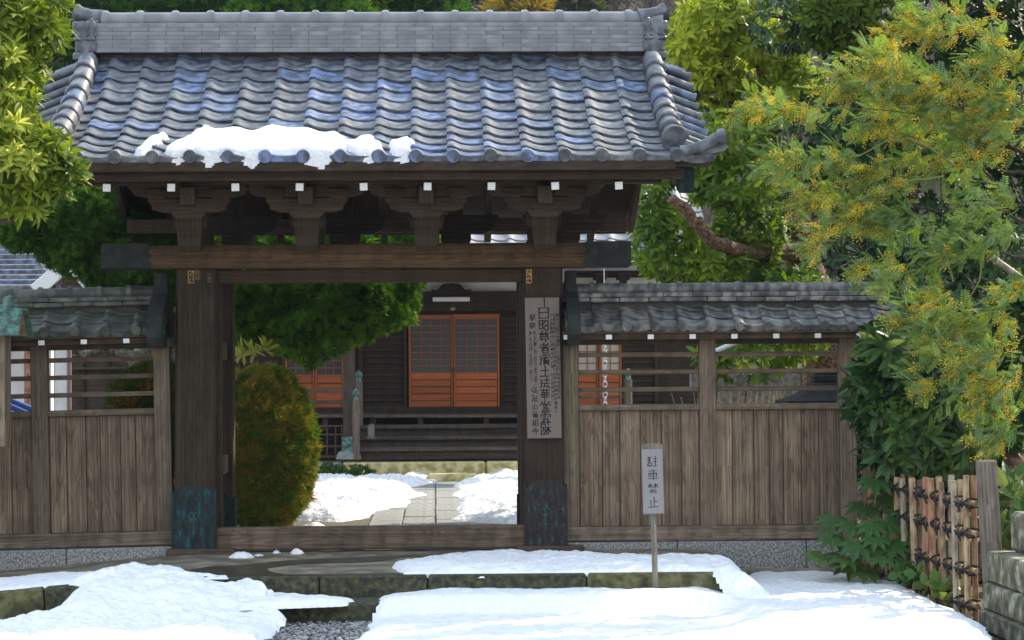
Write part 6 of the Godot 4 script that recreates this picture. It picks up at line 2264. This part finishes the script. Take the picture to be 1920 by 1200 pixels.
		var away := (c - root) * Vector3(1, 0, 1)
		var o := put("leaf", hm, tints[rng.randi_range(0, 3)], t)
		o.transform = aim(c, (away.normalized() * .8 + Vector3(rr(-.3, .3), rr(-.75, -.1), rr(.1, .6))).normalized(), (Vector3.UP + Vector3(0, 0, .7)).normalized(), rr(.85, 1.3))
	# low plants along the fence foot
	t = thing("low_plant", "round leaved green plants at the bamboo fence's foot", "plant", Vector3(3.2, -.27, 2.6))
	leafage(t, [[1760, 1095, 30, 12, 2.3, .2], [1735, 1080, 30, 14, 2.0, .2], [1790, 1115, 20, 12, 2.6, .15], [1700, 1075, 25, 12, 1.7, .2]], 110, 5, leaf_mesh(.085, .062, .1, .1, 5), M.leaf_glossy, Color(.02, .06, .012), Color(.06, .13, .02), 60, .0)
	t = thing("low_plant", "broad green leaves behind the fence post at the right edge", "plant", Vector3(3.95, -.2, 2.0))
	leafage(t, [[1890, 950, 40, 40, 1.6, .2], [1895, 1010, 30, 30, 1.8, .2]], 130, 6, leaf_mesh(.19, .055, .25, .2, 5), M.leaf_glossy, Color(.03, .08, .015), Color(.09, .17, .03), 60, .1)
	t = thing("low_plant", "small green ground plants before the hall's stone podium", "plant", at(660, 890, -12.9) * Vector3(1, 0, 1))
	leafage(t, [[660, 886, 40, 9, -12.9, .15], [615, 884, 18, 10, -13.0, .1]], 260, 5, leaf_mesh(.085, .05, .2, .1), M.leaf_yellow_green, Color(.03, .07, .015), Color(.10, .17, .03), 0, .0)
	for q in [[137, 1073, -.055, .09, Color(.12, .22, .03), "green fallen leaf lying on the paving by the left snow strip"], [1658, 1095, -.20, .08, Color(.13, .06, .03), "brown fallen leaf lying on the snow near the bamboo fence"]]:
		var c := on(q[0], q[1], q[2])
		var fm: StandardMaterial3D = M.leaf_glossy.duplicate()
		fm.vertex_color_use_as_albedo = false
		fm.albedo_color = q[4].linear_to_srgb()
		var fl := put("fallen_leaf", leaf_mesh(q[3], q[3] * .42, -.2, .3, 5), fm)
		fl.transform = Transform3D(Basis(Vector3.UP, 1.9), c + Vector3(0, .055 if q[0] > 900 else .015, 0))
		tag(fl, q[5], "leaf")
	build_mimosa()
	build_hill_wood()

func build_mimosa() -> void:
	var t := thing("mimosa_tree", "feathery mimosa tree with yellow blossom overhanging from the right edge", "tree", Vector3(at(2010, 900, 1.6).x, -.25, 1.6))
	var b := MB.new()
	limb(b, [Vector3(0, 0, 0), Vector3(-.05, 1.2, 0), at(1975, 480, 1.6) - t.position, at(1960, 300, 1.6) - t.position, at(1930, 120, 1.6) - t.position], .09, .04, .01)
	put("trunk", b, M.bark_dark, t)
	b = MB.new()
	for q in [[[1960, 330], [1880, 320], [1850, 300], [1805, 265]], [[1850, 310], [1810, 290], [1795, 220]], [[1960, 300], [1880, 270], [1850, 265]], [[1880, 390], [1855, 330], [1810, 290]], [[1960, 430], [1890, 400], [1880, 340]], [[1960, 380], [1800, 395], [1690, 380]], [[1960, 500], [1900, 480], [1850, 470], [1700, 470]], [[1900, 430], [1870, 480], [1860, 530]], [[1960, 560], [1900, 540], [1840, 520]]]:
		limb(b, px_path(q, 1.5, t), .016, .006, .01, 6)
	put("dark_branch", b, M.bark_dark, t)
	b = MB.new()
	for q in [[[1800, 260], [1720, 215], [1600, 205], [1480, 195]], [[1850, 240], [1760, 180], [1690, 165]], [[1790, 310], [1700, 260], [1610, 290], [1540, 330]], [[1900, 120], [1830, 60], [1810, 20]], [[1880, 110], [1850, 60]], [[1770, 330], [1660, 350], [1560, 410]], [[1960, 610], [1910, 640], [1890, 700], [1880, 720]], [[1860, 540], [1845, 560], [1790, 600], [1760, 640]], [[1850, 555], [1880, 580], [1860, 610], [1790, 625]], [[1840, 480], [1830, 540], [1760, 620]], [[1850, 700], [1800, 760], [1760, 790]], [[1760, 460], [1700, 500], [1680, 560]]]:
		limb(b, px_path(q, 1.7, t), .009, .0035, .008, 6)
	put("green_branch", b, M.twig_green, t)
	# a twice-cut leaf: leaflets along a stalk
	var f := MB.new()
	for k in 8:
		var z := .012 + k * .0135
		for s in [-1.0, 1.0]:
			var l := .030 * (1.0 - absf(k - 4) * .11)
			var a := Vector3(0, 0, z)
			var e := Vector3(s * l, -.004, z + .014)
			f.quad(a, a + Vector3(s * l * .5, .001, .002), e, a + Vector3(s * l * .4, .001, .011), Vector3.UP)
	f.quad(Vector3(-.0008, 0, 0), Vector3(.0008, 0, 0), Vector3(.0008, 0, .12), Vector3(-.0008, 0, .12), Vector3.UP)
	var frond := f.mesh()
	# a raceme of small round heads
	var r := MB.new()
	for k in 16:
		var c := Vector3(rr(-.016, .016), rr(-.012, .012), k * .0052)
		var s := rr(.0032, .0048)
		var ax := [Vector3.RIGHT, Vector3.UP, Vector3.BACK]
		for i in [-1.0, 1.0]:
			for j in [-1.0, 1.0]:
				for l in [-1.0, 1.0]:
					var n := Vector3(i, j, l).normalized()
					r.tri(c + ax[0] * i * s, c + ax[1] * j * s, c + ax[2] * l * s, ax[0] * i, ax[1] * j, ax[2] * l)
	var raceme := r.mesh()
	var fx: Array[Transform3D] = []
	var fc: Array[Color] = []
	var bx: Array[Transform3D] = []
	var bc: Array[Color] = []
	# sprays: u, v, half sizes, share of blossom
	for q in [[1750, 45, 90, 45, .6], [1650, 115, 85, 45, .8], [1870, 100, 55, 85, .6], [1600, 165, 55, 35, .85], [1780, 175, 100, 45, .6], [1510, 205, 100, 18, .35], [1425, 205, 42, 26, .8], [1690, 225, 80, 32, .6], [1480, 298, 45, 30, .6], [1560, 290, 70, 34, .35], [1530, 362, 62, 34, .8], [1640, 335, 75, 46, .55], [1760, 300, 90, 60, .3], [1880, 250, 50, 60, .35], [1605, 395, 58, 38, .45], [1700, 410, 90, 46, .12], [1860, 400, 60, 80, .1], [1545, 450, 36, 20, .9], [1655, 500, 60, 36, .45], [1800, 470, 80, 40, .15], [1740, 560, 70, 36, .55], [1830, 610, 80, 40, .3], [1735, 605, 50, 28, .95], [1820, 675, 60, 36, .65], [1890, 680, 36, 46, .65], [1770, 645, 40, 26, .5], [1735, 715, 20, 26, .6], [1840, 755, 60, 38, .55], [1885, 815, 46, 36, .25], [1905, 560, 40, 50, .35], [1905, 740, 30, 40, .4], [1900, 180, 40, 50, .6], [1820, 230, 70, 40, .5], [1700, 150, 70, 40, .7]]:
		var z := rr(1.2, 2.0)
		var c := at(q[0], q[1], z)
		var kk: float = (EYE.z - z) / FOCAL
		for n in int(q[2] * q[3] / 112.0) + 7:
			var d := rdir() * pow(rng.randf(), .45)
			var p := c + Vector3(d.x * q[2] * kk, d.y * q[3] * kk, d.z * .22)
			# leaves hang along short shoots that lean left and down
			var shoot := Vector3(-.55 + rr(-.6, .6), rr(-.55, .35), rr(-.3, .5)).normalized()
			for k in 5:
				var a := shoot.rotated(rdir(), rr(.3, 1.1))
				fx.append(aim(p + shoot * k * .03 - t.position, a, (Vector3.UP + rdir() * .6).normalized(), rr(.75, 1.25)))
				var g := rr(0, 1)
				fc.append(Color(.14, .24, .06).lerp(Color(.34, .46, .13) if rng.randf() < .55 else Color(.24, .37, .22), g))
			if rng.randf() < q[4] * 1.25 and nz.get_noise_3dv(p * 420.0) > -.15:
				for k in rng.randi_range(6, 9):
					bx.append(aim(p + shoot * rr(.0, .13) + rdir() * .02 - t.position, (shoot + Vector3.DOWN * .5 + rdir() * .7).normalized(), Vector3.UP, rr(.7, 1.2)))
					bc.append(Color(.88, .64, .05).lerp(Color(.95, .80, .12), rng.randf()))
	many("leaves", frond, M.leaf_feather, fx, fc, t)
	many("blossom", raceme, M.blossom, bx, bc, t)

func build_hill_wood() -> void:
	# bare winter wood on the hill
	var b := MB.new()
	b.col = Color.WHITE
	b.tube([Vector3(0, 0, 0), Vector3(.05, 2.0, 0), Vector3(0, 5, .1)], [.10, .07, .03], 6, false)
	for k in 46:
		var y := rr(1.0, 4.8)
		var d := Vector3(rr(-1, 1), rr(.5, 1.4), rr(-1, 1)).normalized()
		var l := rr(.8, 2.0)
		var p := Vector3(0, y, 0)
		b.tube([p, p + d * l * .5, p + (d + rdir() * .25).normalized() * l], [.028, .018, .006], 4, false)
		for j in 4:
			var q := p + d * l * rr(.4, .9)
			b.tube([q, q + (d + rdir() * .9).normalized() * l * .45], [.010, .004], 3, false)
	var bare := b.mesh()
	var xf := []
	var co := []
	for k in 520:
		var z := -rr(50, 112)
		var x := rr(-.40, .42) * (18.4 - z)
		var y := clampf((-z - 46.0) / 60.0, 0, 1) * 27.0 + clampf((x - 4.0) / 30.0, 0, 1) * clampf((-z - 40.0) / 30.0, 0, 1) * 9.0 - .6
		xf.append(Transform3D(Basis(Vector3.UP, rr(0, TAU)).scaled(Vector3.ONE * rr(.8, 1.5)), Vector3(x, y, z)))
		var s := rr(.7, 1.2)
		co.append(Color(.15 * s, .115 * s, .10 * s))
	tag(many("bare_wood", bare, M.twigs, xf, co), "bare grey brown winter wood covering the hill", "woodland", "", "stuff")
	var clump := tuft_mesh(40, .5, .07, 1.2)
	for q in [[975, 24, 34, 22, -62.0, Color(.24, .17, .015), Color(.48, .34, .03), "small golden yellow tree on the hillside above the ridge"], [1060, 22, 46, 16, -64.0, Color(.07, .085, .03), Color(.16, .17, .06), "olive green tree right of the golden one on the hillside"], [905, 14, 50, 26, -66.0, Color(.012, .035, .014), Color(.04, .085, .03), "dark green tree left of the golden one on the hillside"], [1085, -10, 60, 26, -70.0, Color(.012, .03, .014), Color(.035, .07, .03), "dark evergreen at the top edge above the olive tree"], [1340, 130, 40, 40, -48.0, Color(.02, .03, .02), Color(.05, .065, .035), "dim dark bush on the slope behind the broadleaf tree"]]:
		var c := at(q[0], q[1], q[4])
		var g := clampf((-q[4] - 46.0) / 60.0, 0, 1) * 27.0 - .5
		var t := thing("hillside_tree", q[7], "tree", Vector3(c.x, g, q[4]), "trees on the hillside")
		b = MB.new()
		b.tube([Vector3.ZERO, Vector3(.1, maxf(c.y - g, .5), 0)], [.2, .08], 7)
		put("trunk", b, M.bark_dark, t)
		tufts(t, whole([[q[0], q[1], q[2], q[3], q[4], 1.0]]), 420, clump, M.leaf_cypress, q[5], q[6], .9, .2, .3)

# ---------------------------------------------------------------- all of it
func _ready() -> void:
	rng.seed = 20240
	nz.seed = 7
	nz.noise_type = FastNoiseLite.TYPE_SIMPLEX_SMOOTH
	var cam := Camera3D.new()
	cam.name = "camera"
	cam.transform = Transform3D(look, EYE)
	cam.fov = rad_to_deg(2.0 * atan(600.0 / FOCAL))
	cam.near = .1
	cam.far = 500.0
	add_child(cam)
	cam.current = true
	var env := Environment.new()
	env.background_mode = Environment.BG_SKY
	var sm := ProceduralSkyMaterial.new()
	sm.sky_top_color = Color(.66, .72, .80)
	sm.sky_horizon_color = Color(.93, .92, .91)
	sm.sky_curve = .12
	sm.ground_bottom_color = Color(.25, .24, .22)
	sm.ground_horizon_color = Color(.6, .65, .7)
	env.sky = Sky.new()
	env.sky.sky_material = sm
	env.background_energy_multiplier = 1.3
	env.tonemap_mode = Environment.TONE_MAPPER_LINEAR
	env.tonemap_exposure = 2.36
	env.sdfgi_enabled = true
	env.ssao_enabled = true
	env.ssil_enabled = true
	env.fog_enabled = true
	env.fog_density = .00025
	env.fog_light_color = Color(.80, .86, .95)
	var we := WorldEnvironment.new()
	we.name = "environment"
	we.environment = env
	add_child(we)
	var sun := DirectionalLight3D.new()
	sun.name = "sun"
	sun.light_energy = 1.05
	sun.light_color = Color(1.0, .95, .86)
	sun.light_angular_distance = .53
	sun.shadow_enabled = true
	add_child(sun)
	sun.look_at_from_position(Vector3(.58, .61, -.50), Vector3.ZERO)
	make_materials()
	build_ground()
	build_hall()
	build_left_side()
	build_right_garden()
	build_gate()
	wing("left_wing_wall", "low roofed wooden wing wall left of the gate with open rails", -6.4, -1.995, [-5.6, -4.3, -2.99, -2.06], .017, "mossy_tile", -6.111, .19, -.10)
	var rw := wing("right_wing_wall", "low roofed wooden wing wall right of the gate with open rails", .965, 3.24, [1.03, 2.085, 3.165], .0, "old_tile", .995, .24, .24)
	var b := MB.new()
	b.box(Vector3(1.14, -.235, .03), Vector3(2.4, .16, .26), 0, .01)
	put("footing", b, M.concrete, rw)
	end_shield(-2.09, .0, .10, "left copper clad gable board, against the left gate post")
	end_shield(1.04, .0, .085, "right copper clad gable board, against the right gate post")
	b = MB.new()
	build_signs()
	build_right_edge()
	build_trees()
	build_snow()
